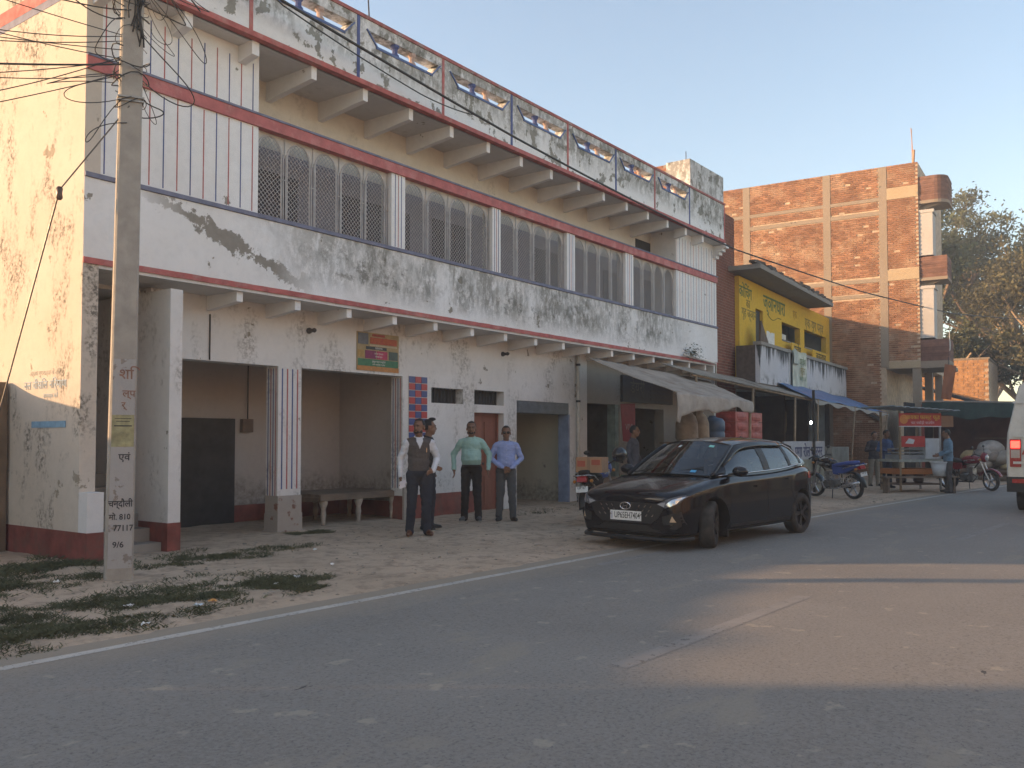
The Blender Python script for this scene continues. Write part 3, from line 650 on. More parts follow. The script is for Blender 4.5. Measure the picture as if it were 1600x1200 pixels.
q = MB(); q.lathe([(.02,-.07),(.035,-.05),(.028,0),(.035,.05),(.02,.07)], (4.65,9.285,4.06), 2, 10); q.build('insulator', mat('brown_glaze', (.10,.06,.045), .3, .2, 9), ST, smooth=True, world=True)
# low mud-brick shed at the left edge; unseen taller house added further left (both shade the wall and road)
MUD = mat('mud_wall', (.20,.145,.10), .95, .25, 3, .6, bscale=25, grime=.5, gcol=(.12,.09,.07))
MS = thing('mud_shed', 'low brown mud wall shed at the far left edge against the white side wall', 'shed', (1.8,12.1,0))
q = MB(); q.grid(lambda u, v: (-2.2+7.66*u, 12.1+.05*v+.03*noise.noise(Vector((u*9,v*4,2))), -.1+(2.34+.47*(1-u))*v+(.09*noise.noise(Vector((u*8,0,4))) if v > .9 else 0)), 60, 10, thick=.35, tdir=(0,1,0)); q.build('wall', MUD, MS, world=True)
q = MB(); q.grid(lambda u, v: (-2.25+7.7*u, 12.2+4*v, 2.18+.47*(1-u)+.1*math.sin(v*math.pi)*.6+.05*noise.noise(Vector((u*20,v*6,0)))), 50, 12, thick=.1); q.build('roof', mat('thatch', (.17,.13,.085), .95, .3, 6, .6), MS, world=True)
NH = thing('shading_house', 'unseen taller house added beyond the mud shed to shade the road', 'house', (-9,14,0))
q = MB(); q.box(-13,-4.9,12.4,15.8,0,6.2); q.build('wall', WHITE, NH, world=True)
q = MB(); q.box(-13.2,-5.0,12.2,15.9,6.2,6.4); q.build('roof', CEM, NH, world=True)
q = MB(); q.box(-8.5,-7.5,12.36,12.4,0,2.1); q.build('door', WOOD, NH, world=True)
# faded stencilled advertisement on the sunlit side wall
AD = thing('painted_advert', 'faded blue stencilled advertisement painted on the sunlit side wall', 'advert', (X0-.004, 11.2, 1.9))
FB = mat('faded_blue', (.36,.45,.52), .9, .2, 10); FG = mat('faded_grey', (.50,.47,.42), .9, .2, 10)
def adt(s, y, z, size, m): text(s, size, m, AD, frame((-.001, y-11.2, z-1.9), (0,-1,0), (0,0,1)), depth=.0008)
adt('नल चीसिल निर्माण', 11.25, 2.17, .15, FB); adt('उत्तम गुणवत्ता के लिए', 11.25, 2.32, .09, FG); adt('सम्पर्क करें', 11.1, 2.03, .08, FB)
q = MB(); q.box(-.003,0,-.48,.36,-.26,-.18); q.build('blue_bar', mat('advert_blue', (.20,.34,.46), .9, .2, 10), AD)
# poster over the second bay
PS = thing('poster', 'printed red, green and orange banner fixed on the wall above the second open bay', 'poster', (11.18, YW-.012, 3.01))
q = MB(); q.box(-.51,.51,-.004,.01,-.33,.33); q.build('sheet', mat('poster_buff', (.36,.27,.14), .6, .2, 8), PS)
def pbox(x0, x1, z0, z1, c, nm='printed_block'):
    q = MB(); q.box(x0, x1, -.007-.0005*len(PS.children), -.0045, z0, z1); q.build(nm, mat('pp%.2f%.2f%.2f'%c, c, .6, .2, 14), PS)
pbox(-.51,.51,-.33,-.25,(.45,.20,.06)); pbox(-.49,.49,-.25,-.13,(.05,.17,.09)); pbox(-.32,-.06,-.12,.02,(.22,.03,.10)); pbox(-.04,.22,-.12,.02,(.42,.04,.10)); pbox(-.30,.20,.04,.09,(.04,.05,.06)); pbox(-.2,.45,.14,.25,(.42,.08,.05)); pbox(.26,.48,-.12,.03,(.08,.11,.10)); pbox(-.49,-.25,.12,.31,(.13,.14,.16)); pbox(-.22,.46,.10,.125,(.50,.42,.28)); pbox(-.15,.15,.27,.31,(.35,.06,.04)); pbox(-.49,-.35,-.1,.02,(.40,.25,.08))
text('आदर्श विद्यालय', .11, mat('print_orange', (.50,.16,.05), .6), PS, frame((.12,-.016,.195),(1,0,0),(0,0,1)), depth=.0005)
for z, s, b in ((.065,.05,'संस्थापक'),(-.03,.04,'प्रवेश प्रारम्भ'),(-.08,.035,'सम्पर्क सूत्र'),(-.17,.045,'मुख्य मार्ग चन्दौली'),(-.22,.035,'सभी कक्षाओं में प्रवेश')):
    text(b, s, mat('print_white', (.7,.68,.62), .6), PS, frame((0,-.016,z),(1,0,0),(0,0,1)), depth=.0005)
# wooden cot (takht) in the second open bay, hanging lamp in the first
WOODO = mat('cot_wood', (.17,.125,.09), .75, .3, 6, stretch=(.3,1,1))
CT = thing('wooden_cot', 'low wooden plank cot standing inside the second open bay', 'cot', (10.95,12.0,0.03))
for k in range(6): q = MB(); q.box(-.88,.98,-.62+.2*k,-.43+.2*k,.50,.55); q.build('plank', WOODO, CT)
q = MB(); q.box(-.88,.98,-.66,-.622,.44,.54); q.box(-.88,.98,.582,.62,.44,.54); q.box(-.90,-.86,-.62,.58,.42,.498); q.box(.96,1.0,-.62,.58,.42,.498); q.build('rail', WOODO, CT)
for x in (-.75,.05,.88):
    for y in (-.58,.52):
        q = MB(); q.lathe([(.07,.48),(.075,.40),(.04,.30),(.05,.22),(.035,.1),(.045,0)], (x,y,0), 2, 9); q.build('leg', mat('leg_grey', (.36,.31,.26), .8, .3, 8), CT, smooth=True)
LN = thing('hanging_lantern', 'dark lantern hanging from the ceiling of the first open bay', 'lantern', (8.05,12.7,2.45))
q = MB(); q.lathe([(.05,-.05),(.15,0),(.17,.3),(.12,.42),(.03,.48)], (0,0,0), 2, 10); q.build('shade', DARK, LN); q = MB(); q.tube([(0,0,.48),(0,0,1.05)], .01); q.build('cord', DARK, LN)
# ================================================================== buildings further along the street (street turns 4 degrees)
OB = Vector((25.5, 9.72, 0)); RZ = R(4)
LM = Matrix.Translation(OB) @ Matrix.Rotation(RZ, 4, 'Z')
YEL = plaster('yellow_wash', base=(.72,.46,.06), flake=.1, flake_col=(.5,.36,.16), mould=.25)
STAIN = plaster('stained_wash', base=(.58,.57,.58), flake=.1)
def drip_mat():
    m, n, l, p = new_mat('dripping_mould'); t = NT(m)
    c = t.mix(t.noise(2, 5), (.56,.55,.57), (.48,.48,.50))
    edge = t.m('ADD', t.xyz(2), t.m('MULTIPLY', t.m('SUBTRACT', t.m('ADD', t.m('MULTIPLY', t.noise(5.5, 3, .5, stretch=(1,1,.03)), .75), t.m('MULTIPLY', t.noise(16, 2, .5, stretch=(1,1,.25), off=3), .25)), .5), 2.6))
    c = t.mix(t.ramp(edge, 3.95, 4.25), c, (.05,.05,.05))
    c = t.mix(t.m('MULTIPLY', t.ramp(t.noise(3, 6, .7, off=4), .5, .62), t.ramp(t.xyz(2), 3.55, 3.2)), c, (.10,.10,.09))
    t.put(p.inputs['Base Color'], c); p.inputs['Roughness'].default_value = .9; return m
DRIP = drip_mat()
YB = thing('yellow_shop_house', 'yellow painted upper floor with Hindi lettering, concrete canopy and black-stained parapet', 'building', OB, RZ)
def yb(mb, name, m, parent=YB, **k): return mb.build(name, m, parent, **k)
YLW = .72
q = MB()
for x0, x1, z0, z1 in ((.34,1.95,3.1,6.45),(1.95,2.75,3.1,4.6),(1.95,2.75,5.65,6.45),(2.75,4.9,3.1,6.45),(4.9,7.3,3.1,4.95),(4.9,7.3,5.55,6.45),(7.3,7.9,3.1,6.45),(7.9,11.3,3.1,4.95),(7.9,11.3,5.60,6.45),(11.3,11.9,3.1,6.45)): q.box(x0, x1, YLW, YLW+.2, z0, z1)
yb(q, 'front_wall', YEL)
q = MB(); q.box(.4,11.9,YLW+1.6,YLW+1.75,3,6.4); q.box(.4,.6,YLW+.2,7.6,0,6.4); q.box(-.3,11.9,7.4,7.6,0,6.4); q.box(11.7,11.9,YLW+.2,7.4,0,6.4); yb(q, 'room_wall', mat('pale_blue_wall', (.36,.40,.40), .9, .2, 3))
q = MB(); q.box(1.98,2.72,YLW+.1,YLW+.14,4.6,5.64); yb(q, 'window_shutter', DARK)
for x0, x1 in ((4.9,7.3),(7.9,11.3)):
    q = MB(); q.box(x0, x1, YLW-.02, YLW+.22, 4.90, 4.95); yb(q, 'sill', CEM)
q = MB(); q.box(5.0,5.6,YLW+.05,YLW+.2,4.95,5.15); yb(q, 'carton', mat('pale_card', (.6,.57,.5)))
q = MB(); q.prism([(-.25,6.5),(8.9,6.5),(8.9,6.64),(-.25,6.64)], 1, -.12, YLW+.3); q.box(.4,11.9,YLW+.3,7.6,6.42,6.62); yb(q, 'roof_slab', CEM)
rnd = random.Random(2); q = MB()
for i in range(46):
    x = -.2+8.9*i/45; q.obox((x, rnd.uniform(-.05,.1), 6.67+.05*rnd.random()), (.24, .18, .07+.1*rnd.random()), Matrix.Rotation(rnd.uniform(-.3,.3), 4, 'Z'))
yb(q, 'roof_rubble', mat('rubble', (.15,.12,.10), .95, .3, 6, .4, island=.5))
q = MB(); q.box(0,11.5,-.0,.14,3.15,4.28); pr_ = yb(q, 'parapet', DRIP)
q = MB(); q.box(-.05,11.55,-.05,.19,4.28,4.38); yb(q, 'coping', CEM, pr_)
q = MB(); q.box(-.002,.14,.14,YLW,3.15,4.28); yb(q, 'parapet_return', mat('dark_old_brick', (.10,.075,.06), .95, .3, 8, .5), pr_)
q = MB(); q.box(-.2,11.6,0.05,YLW,3.0,3.15); yb(q, 'slab', CEM)
for x in (3.1,): q = MB(); q.box(x-.03,x+.03,-.03,0,3.15,4.4); yb(q, 'corner_strip', mat('white_strip', (.6,.6,.58)), pr_)
def yt(s, x, z, size, m, sx=1, bold=.004): text(s, size, m, YB, frame((x, YLW-.004, z), (1,0,0), (0,0,1)), depth=.002, sx=sx, bold=bold)
GRN = mat('green_letter', (.10,.17,.07), .9, .3, 6); OLV = mat('olive_letter', (.24,.19,.05), .9, .3, 6); FAD = mat('faded_letter', (.42,.25,.04), .9, .2, 6)
yt('कोिचंग', .95, 6.0, .50, GRN); yt('का', 1.2, 5.68, .38, OLV); yt('गृह ज्ञान', 1.3, 5.38, .40, OLV); yt('ज्ञानधारा', 4.05, 5.98, .66, GRN, 1.0, .008); yt('एक', 6.6, 5.98, .4, FAD); yt('एक युग पर्व', 9.4, 5.86, .52, OLV, 1.2)
q = MB(); q.tube([(3.2+1.6*i/12, YLW-.003, 5.62-.14*math.sin(math.pi*min(1,i/9))) for i in range(13)], .014, 4); yb(q, 'lettering', OLV)
q = MB(); q.grid(lambda u, v: (3.1+.9*u, YLW-.005, 4.5+.55*v+.1*noise.noise(Vector((u*3,v*3,0)))), 6, 5, thick=.003, tdir=(0,1,0)); yb(q, 'torn_paper', mat('torn_white', (.68,.68,.66)))
for x, w, s in ((6.1,1.5,'प्रवेश'),(9.5,2.6,'ज्ञानधारा')):
    q = MB(); q.box(x-w/2, x+w/2, .5, .53, 4.42, 4.86); b = yb(q, 'name_board', YEL); text(s, .40, mat('board_black', (.05,.05,.03), .9), b, frame((x,.497,4.64),(1,0,0),(0,0,1)), depth=.002, bold=.004)
# banner hung over the parapet
BN = thing('hung_banner', 'washed-out green and white printed banner hanging over the stained parapet', 'banner', LM @ Vector((4.1,-.06,3.2)), RZ)
q = MB(); q.grid(lambda u, v: (-.85+1.75*u, -.03*math.sin(u*7)*(1-v)-.02, 1.2*v+.02*math.sin(u*9)), 14, 8, thick=.006, tdir=(0,1,0)); q.build('sheet', mat('banner_pale', (.50,.52,.44), .7, .25, 3, grime=.7, gcol=(.35,.36,.28)), BN)
for z, s, m in ((.85,'प्रवेश',GRN),(.55,'खुला',OLV),(.3,'कक्षा 1-8',GRN)): text(s, .34 if z > .5 else .2, m, BN, frame((.25,-.062,z),(1,0,0),(0,0,1)), depth=.001)
q = MB(); q.grid(lambda u, v: (-.9+.7*u, -.09-.04*math.sin(u*5), .75+.5*v-.3*u*v), 6, 6, thick=.01, tdir=(0,1,0)); q.build('folded_corner', mat('banner_grey', (.42,.45,.40), .8, .25, 4), BN)
# slanting old board leaning on the yellow wall
LB = thing('leaning_board', 'dark brown board leaning on the yellow wall behind the parapet', 'board', LM @ Vector((1.2,.35,3.2)), RZ)
q = MB(); q.prism([(-.25,.6),(.55,.6),(.75,1.35),(.05,1.95)], 1, -.03, .03); q.build('board', mat('brown_board', (.11,.075,.055), .8, .3, 5), LB)
# narrow brick pillar wall between the white and the yellow house
BRKD = mat('pillar_brick', (.27,.105,.07), .92, .3, 5, .3, island=.7)
BP = thing('brick_pillar_wall', 'narrow unplastered red brick wall end between the white and yellow houses', 'wall', LM @ Vector((-.55,.85,0)), RZ)
q = MB(); q.box(-.86,.88,.012,.5,0,8.2); q.build('core', MOR, BP)
bka = MB(); bka.box(0,.222,0,.012,0,.066); bka = bka.mesh('brick', BRKD); rest = MB(); nb = 0
for r in range(98):
    z = 8.12-.083*r
    for c in range(8):
        x0 = -.86+.232*c-(.116 if r % 2 else 0); xa, xb = max(-.86, x0), min(.87, x0+.222)
        if xb-xa < .04: continue
        if nb < 300 and xb-xa > .2: inst('brick', bka, BP, (x0, 0, z)); nb += 1
        else: rest.box(xa, xb, 0, .012, z, z+.066)
tag(rest.build('brickwork', BRKD, BP), kind='stuff')
# ------------------------------------------------------------------ tall bare-brick house
BRICK = mat('red_brick', (.37,.185,.105), .92, .3, 1.6, .3, island=.8, grime=.75, gcol=(.47,.33,.22)); BMOR = mat('brick_mortar', (.50,.38,.27), .95, .25, 5, .3)
BCON = plaster('raw_concrete', base=(.31,.255,.20), flake=.3, flake_col=(.24,.20,.15)); BYEL = plaster('pale_band', base=(.46,.36,.24), flake=.1)
BX, BY0, BY1 = 11.95, -2.70, 9.0
BH = thing('brick_house', 'tall unplastered red brick house with concrete frame and projecting balconies', 'building', LM @ Vector((BX,BY0,0)), RZ)
def L2(x, y): return (x-BX, y-BY0)
q = MB(); q.box(.015, 7, 0, 8.6, 4.35, 12.40); q.box(.015, 7, 1.26, 8.6, 0, 4.35); q.build('wall_core', BMOR, BH)
COLS = [(4.0,4.30),(.63,.93),(-1.55,-1.25)]; BANDS = [(10.50,10.66,4.0,-1.25),(11.06,11.20,5.9,-1.25),(7.80,7.95,5.9,-1.25),(7.2,7.34,.93,-1.25)]
for a, b in COLS:
    q = MB(); q.box(-.02, .012, a-BY0, b-BY0, 0 if a > -1.4 else 4.35, 12.42); q.build('concrete_column', BCON, BH)
for z0, z1, ya, yb_ in BANDS:
    q = MB(); q.box(-.014, .012, yb_-BY0, ya-BY0, z0, z1); q.build('concrete_beam', BCON, BH)
for z0, z1 in ((11.06,11.52),(7.80,8.23),(4.30,4.55)):
    q = MB(); q.box(-.018, .012, 0, 1.15, z0, z1); q.build('slab_edge', BYEL, BH)
bm_ = MB(); bm_.box(-.008,.015,0,.222,0,.066); bm_ = bm_.mesh('brick', BRICK)
rest = MB(); rnd = random.Random(4); nobj = 0; r = 0; z = .05
while z < 12.38:
    y = BY0+(0 if r % 2 else -.116)
    while y < 5.65:
        yc, zc = y+.11, z+.033; ok = y >= BY0-.001 and not (zc < 4.38 and yc < -1.44)
        ya_, yb__ = y, y+.222
        for a, b in COLS:
            if ya_ < b and yb__ > a:
                if a-ya_ > yb__-b: yb__ = a-.004
                else: ya_ = b+.004
        ok = ok and yb__-ya_ > .05
        for z0, z1, ya, yb_ in BANDS: ok = ok and not (z0-.03 < zc < z1+.04 and yb_ < yc < ya)
        for z0, z1 in ((11.06,11.52),(7.80,8.23),(4.30,4.55)): ok = ok and not (z0-.03 < zc < z1+.035 and yc < -1.5)
        if ok and rnd.random() < .988:
            dx = rnd.uniform(-.006,.006)
            if -2.7 <= y < -1.85 and z > 7.0 and nobj < 300: inst('brick', bm_, BH, (dx, y-BY0, z)); nobj += 1
            else: rest.box(-.008+dx, .015, ya_-BY0, yb__-BY0, z, z+.066)
        y += .232
    r += 1; z += .0815
tag(rest.build('brickwork', BRICK, BH), kind='stuff')
q = MB(); q.box(0, 7, 0, .2, 12.4, 12.42); q.box(7-.02,7,0,8.6,12.4,12.46); q.build('coping', BCON, BH)
# balconies on its street front: curved top one, square lower ones
BDK = mat('shade_brick', (.22,.12,.09), .92, .3, 4, .3, island=.5); PL = plaster('grey_plaster', base=(.50,.48,.46), flake=.15)
def balcony(z0, z1, curved, d):
    q = MB()
    if curved: poly = [(.05,0),(.05,-.55*d)]+[(.05+.5*(1-math.cos(t)), -d+.45*d*(1-math.sin(t))) for t in [math.pi/2*i/6 for i in range(7)]]+[(1.5,-d),(1.5,0)]
    else: poly = [(.05,0),(.05,-d),(1.4,-d),(1.4,0)]
    q.prism(poly[::-1], 2, z0, z0+.12); o = q.build('balcony', BCON, BH)
    q = MB()
    for r in range(int((z1-z0-.12)/.083)):
        zz = z0+.12+.083*r; s = .99 if r % 2 else 1.0
        q.prism([(x*1.0+(0 if s == 1 else .006), y*s) for x, y in poly][::-1], 2, zz, zz+.07); 
    q.prism([(x+.015, y*.985) for x, y in poly][::-1], 2, z0+.12, z1-.02); q.build('balcony_wall', BDK, o); return o
balcony(10.75, 11.85, True, 1.05); balcony(7.7, 8.65, False, 1.0); balcony(4.42, 5.4, False, 1.02)
for z0, z1 in ((8.7,10.5),(5.45,7.5)): q = MB(); q.box(.06, .9, -.5, 0, z0, z1-.12); q.box(.03, .95, -.55, 0, z1-.12, z1); q.build('plaster_bay', PL, BH)
q = MB()
for z in (10.5,7.45): q.prism([(0,z-.0),(-.8,z+.25),(-.8,z+.3),(0,z+.3)], 0, .3, .6)
q.build('balcony_bracket', BCON, BH)
# ground floor: columns, dark shop, gallery wall
for x in (0.02, 3.2, 6.4): q = MB(); q.box(x, x+.3, .0, .3, 0, 4.35); q.build('front_column', BCON, BH)
q = MB(); q.box(.02, 6.98, 1.3, 1.5, 0, 4.34); q.build('shop_back_wall', mat('dark_plaster', (.15,.13,.11), .9, .25, 3), BH)  # even dark brown-grey back wall
q = MB(); q.box(0, 3, -1.0, 1.26, 4.27, 4.42); q.build('overhang_slab', BCON, BH)
q = MB(); q.prism([(BY0-BY0+1.5,2.2),(4.6,4.3),(4.6,4.45),(1.5,2.35)], 0, -.25, -.02); q.build('stair_slab', mat('stair_dark', (.09,.08,.07), .9), BH)
q = MB(); q.tube([(1.0,.3,12.4),(.95,.25,13.2)], .05, 6); q.tube([(1.0,.3,13.0),(.6,.3,14.0)], .018, 5); q.tube([(1.1,.35,12.4),(1.12,.35,14.1)], .012, 5); q.build('rooftop_rods', mat('rod_tan', (.45,.27,.17), .8), BH)
q = MB(); q.grid(lambda u, v: (.05+.1*u, -1.04-.01*math.sin(v*6), 4.9+.75*v+.04*u), 4, 8, thick=.02, tdir=(0,1,0)); tag(q.build('hung_cloth', mat('cloth_white', (.6,.58,.55)), BH))
# far lit brick house beyond, with stair opening slots
FB_ = thing('far_brick_house', 'small sunlit unplastered brick house beyond the tall brick one', 'building', (52,7.6,0), R(4))
q = MB(); q.box(.012,6,0,7,0,5.65); q.build('wall_core', BMOR, FB_)
rnd = random.Random(8)
bm2_ = MB(); bm2_.box(0,.012,0,.45,0,.14); bm2_ = bm2_.mesh('brick', mat('far_brick', (.50,.27,.13), .92, .3, 3, .3, island=.4)); 
for r in range(17):
    for c in range(9):
        if (r in (14,15)) and c in (3,6): continue
        inst('brick', bm2_, FB_, (rnd.uniform(-.01,.0), .02+.48*c+(.2 if r % 2 else 0), 3.0+.155*r))
q = MB(); q.box(-.02,6,-.05,7.05,5.65,5.75); q.build('roof', BCON, FB_)
# ================================================================== awnings, shop fronts, stalls along the street
TARP = mat('khaki_tarp', (.37,.315,.26), .85, .22, 2.5, .4, bscale=18, grime=.75, gcol=(.22,.155,.115))
TIN = mat('tin_sheet', (.36,.33,.28), .55, .25, 3, metal=.2, grime=.5, gcol=(.20,.14,.09)); BLUT = mat('blue_tarp', (.07,.17,.34), .5, .2, 3)
BAMB = mat('bamboo', (.26,.19,.12), .7, .3, 9); BLACK_AND_SHADE = mat('black_and_shade', (.055,.048,.042), .9, .3, 3)  # last one: near-black, awning shade put into shop walls, also a black shed roof
def post(p0, p1, r, m, name, parent=None, lab=None, cat='post', group=None):
    q = MB(); q.tube([p0, Vector(p0).lerp(Vector(p1), .5)+Vector((.01,.008,0)), p1], [r, r*.95, r*.9], 8); o = q.build(name, m, parent, smooth=True, world=bool(parent))
    if lab: tag(o, lab, cat, group)
    return o
AW = thing('tarp_awning', 'sagging khaki tarpaulin awning tied from under the balcony over the shop front', 'awning', (18,9,2.9))
BL, BR_, FR_, FL_ = Vector((17.15,10.6,3.36)), Vector((21.7,9.7,3.02)), Vector((19.95,7.8,2.36)), Vector((16.2,7.9,2.44))
def tarp(u, v):       # u along the front, v from back to front
    p = BL.lerp(BR_, u).lerp(FL_.lerp(FR_, u), v)
    w = .03*noise.noise(Vector((u*5,v*3,1)))+.018*noise.noise(Vector((u*17,v*9,4)))
    return p+Vector((0,0,w-.05*math.sin(v*math.pi)*(.7+.3*math.sin(u*5))))
q = MB(); q.grid(tarp, 44, 26, thick=.012); q.build('sheet', TARP, AW, smooth=True, world=True)
def flap(u, v):
    p = tarp(u, 1); drop = .50*(1-.6*u)+.06*math.sin(u*15)*(.5+u) ; drop = max(.1, drop*(1.2 if u < .05 else .85+.2*noise.noise(Vector((u*8,0,3)))))
    return p+Vector((.02*math.sin(v*4+u*30), -.02-.03*math.sin(v*2.5)*(.5+.5*math.sin(u*22+3*noise.noise(Vector((u*9,1,1))))), -drop*v))
q = MB(); q.grid(flap, 60, 7, thick=.01, tdir=(0,1,0)); q.build('hanging_flap', mat('flap_tarp', (.36,.325,.28), .85, .22, 3, .3, bscale=18, grime=.5, gcol=(.22,.18,.14)), AW, smooth=True, world=True)
q = MB(); q.tube([tarp(u/12, 1)+Vector((0,.03,-.02)) for u in range(13)], .025, 6); q.build('front_pole', BAMB, AW, world=True)
for k, (p, z) in enumerate(((FR_,2.34),)): post((p.x+.05,p.y+.1,0), (p.x,p.y+.05,z), .035, BAMB, 'bamboo_post', AW)
# corrugated tin awning, blue tarp awning
TA = thing('tin_awning', 'long corrugated tin sheet awning beyond the khaki tarpaulin', 'awning', (24,9.6,3))
def sheet_pt(a, b, c, d, u, v, k, amp): 
    p = Vector(a).lerp(Vector(b), u).lerp(Vector(d).lerp(Vector(c), u), v); return p+Vector((0,0,amp*math.sin(u*k)))
for i in range(6):
    u0, u1 = i/6, (i+1)/6+.01; q = MB(); f = lambda u, v: sheet_pt((20.3,10.35,3.42),(28.6,10.2,3.2),(28.3,8.85,2.70),(20.2,9.35,3.10), u0+(u1-u0)*u, v, 520, .012)+Vector((0,0,.012*(i%2)))
    q.grid(f, 84, 3, thick=.006); q.build('tin_sheet', TIN, TA, world=True)
for k, (x, y, z) in enumerate(((20.4,9.4,3.05),(23.6,9.2,2.92),(26.4,9.0,2.76))): post((x,y+.05,0),(x,y,z), .04, BAMB, 'awning_post', TA)
q = MB(); q.tube([(20.2,9.42,3.07),(28.3,8.92,2.67)], .03, 6); q.build('front_rail', BAMB, TA, world=True)
BT = thing('blue_tarp_awning', 'bright blue plastic tarpaulin awning at the end of the tin roof', 'awning', (31,9,2.8))
q = MB(); q.grid(lambda u, v: sheet_pt((27.3,10.2,3.42),(35,9.9,3.05),(34.9,8.4,2.44),(27.1,8.75,2.74), u, v, 23, .02)+Vector((0,0,.05*noise.noise(Vector((u*9,v*4,2))))), 40, 8, thick=.006); q.build('sheet', BLUT, BT, smooth=True, world=True)
q = MB(); q.grid(lambda u, v: (27.4+7.4*u, 8.72-.33*u-.02*v, 2.70-.28*u-(.10+.05*math.sin(u*31))*v), 40, 2, thick=.005, tdir=(0,1,0)); q.build('valance', mat('grey_sheet', (.30,.28,.25), .8, .2, 4), BT, world=True)
for x in (27.6, 31, 34.6): post((x,8.75,0),(x,8.7-.045*(x-27.6),2.72-.037*(x-27.6)), .03, BAMB, 'awning_post', BT)
# dark shop fronts under the yellow house
SF = thing('dark_shop_front', 'dark open shop fronts in the shade under the tin and blue awnings', 'shop', LM @ Vector((5,1.0,0)), RZ)
q = MB(); q.box(-6.4,6.9,1.3,1.4,0,3.1); q.build('back_wall', BLACK_AND_SHADE, SF)  # shade under the awnings put into the wall colour
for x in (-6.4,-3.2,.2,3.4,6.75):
    q = MB(); q.box(x, x+.14, -.25, 1.3, 0, 3.0); q.build('partition', mat('shade_brown', (.07,.052,.042), .9, .3, 3), SF)  # partitions carry the awning shade in their colour too
for k, (x, z, w) in enumerate(((-5.9,1.0,2.2),(-2.9,1.1,2.6),(.6,.9,2.4),(3.8,1.0,2.5))):
    q = MB(); q.box(x, x+w, .2, .7, .06, z); q.build('counter', mat('counter_brown', (.10,.07,.05), .8, .3, 4), SF)
for k in range(10):
    x = -5.8+1.25*k; q = MB(); q.lathe([(.02,.9),(.07,.8),(.09,.4),(.06,.1),(.02,0)], (x,.5,1.7), 2, 8); q.build('hanging_goods', mat(['dull_red','dull_ochre','dull_teal'][k%3], [(.16,.05,.04),(.18,.13,.06),(.05,.10,.10)][k%3], .7), SF)
# roll stall with its lettered board
RS = thing('roll_stall', 'pale stall counter board lettered in dark blue behind the parked car', 'stall', (24.3,8.25,0))
q = MB(); q.box(-1.7,1.6,-.25,-.2,.95,1.44); q.build('sign_board', mat('board_pale', (.42,.42,.43), .7, .12, 4), RS)
q = MB(); q.box(-1.7,1.6,-.24,-.2,.1,.948); q.build('lower_board', mat('board_beige', (.27,.26,.20), .8, .2, 3), RS)
q = MB(); q.box(-1.7,1.6,-.2,.5,1.30,1.36); q.build('counter', mat('counter_grey', (.2,.19,.18), .7), RS)
for x in (-1.65,1.5):
    q = MB(); q.box(x, x+.06, .4, .46, 0, 1.3); q.build('leg', BAMB, RS)
q = MB(); q.bar((.55,-.29,0),(.55,-.29,2.85), .06); q.build('post', mat('post_dark', (.04,.035,.03), .8), RS)
text('एगा रोल कार्नर', .40, mat('letter_blue', (.05,.055,.13), .8), RS, frame((.25,-.253,1.15),(1,0,0),(0,0,1)), bold=.006)
GB = tag(MB().box(27.3,29.0,8.2,8.75,.45,1.26).build('steel_case', mat('case_grey', (.20,.20,.18), .6, .25, 4)), 'grey sheet-metal case on the ground behind the blue-seated motorcycle', 'case')
for x, z, lab in ((26.6,1.98,'lit bulb hanging above the lettered roll stall'),(39.0,1.98,'lit bulb hanging in the brown shed behind the white van')):
    b = thing('light_bulb', lab, 'bulb', (x, 8.6 if x < 30 else 4.25, z), 0, 'lit bulbs in the stalls')
    q = MB(); q.ell((0,0,0), (.032,.032,.045)); q.build('glass', emit('bulb_glow%d'%x, (1,.95,.85), 25), b, smooth=True)
    q = MB(); q.lathe([(.025,.05),(.03,.08),(.03,.12)], (0,0,0), 2, 8); q.build('holder', IRON, b); q = MB(); q.tube([(0,0,.12),(0,0,.7)], .006, 4); q.build('cord', IRON, b)
# goods on a plank table behind the car
TB_ = thing('plank_table', 'long plank table of goods under the khaki awning', 'table', (21.9,9.4,0))
q = MB(); q.box(-2.6,2.4,-.45,.45,1.38,1.43); q.build('top', WOODO, TB_)
for x in (-2.5,2.25):
    for y in (-.4,.33): q = MB(); q.box(x,x+.08,y,y+.08,0,1.38); q.build('leg', WOODO, TB_)
REDP = mat('red_wrap', (.36,.06,.045), .5, .25, 6, .3, bscale=25); rnd = random.Random(12)
pos = ['bottom left','bottom right','middle left','middle right','top left','top right']; k = 0
for r in range(3):
    for c in range(2):
        x = 22.62+1.0*c; z = 1.432+.262*r; o = MB()
        o.grid(lambda u, v: (x+.48*math.cos(u*2*math.pi)*(abs(math.cos(u*2*math.pi))**-.55 if abs(math.cos(u*2*math.pi)) > .2 else 1)*.62*(1-.12*(2*v-1)**2)/.62, 9.4+.3*math.sin(u*2*math.pi)*(1-.12*(2*v-1)**2), z+.26*v), 20, 4)
        o.box(x-.44,x+.44,9.13,9.67,z+.004,z+.256); tag(o.build('red_bale', REDP, smooth=False), 'red wrapped bale, %s of the stack of six on the plank table' % pos[k], 'bale', 'red bales on the plank table'); k += 1
q = MB(); q.lathe([(.26,0),(.31,.04),(.31,.22),(.29,.25),(.31,.28),(.31,.5),(.26,.58),(.10,.62),(.08,.66)], (21.35,9.4,1.432), 2, 18); tag(q.build('blue_water_drum', mat('drum_blue', (.06,.10,.16), .4, .15, 5), smooth=True), 'dark blue plastic water drum beside the red bales', 'drum')
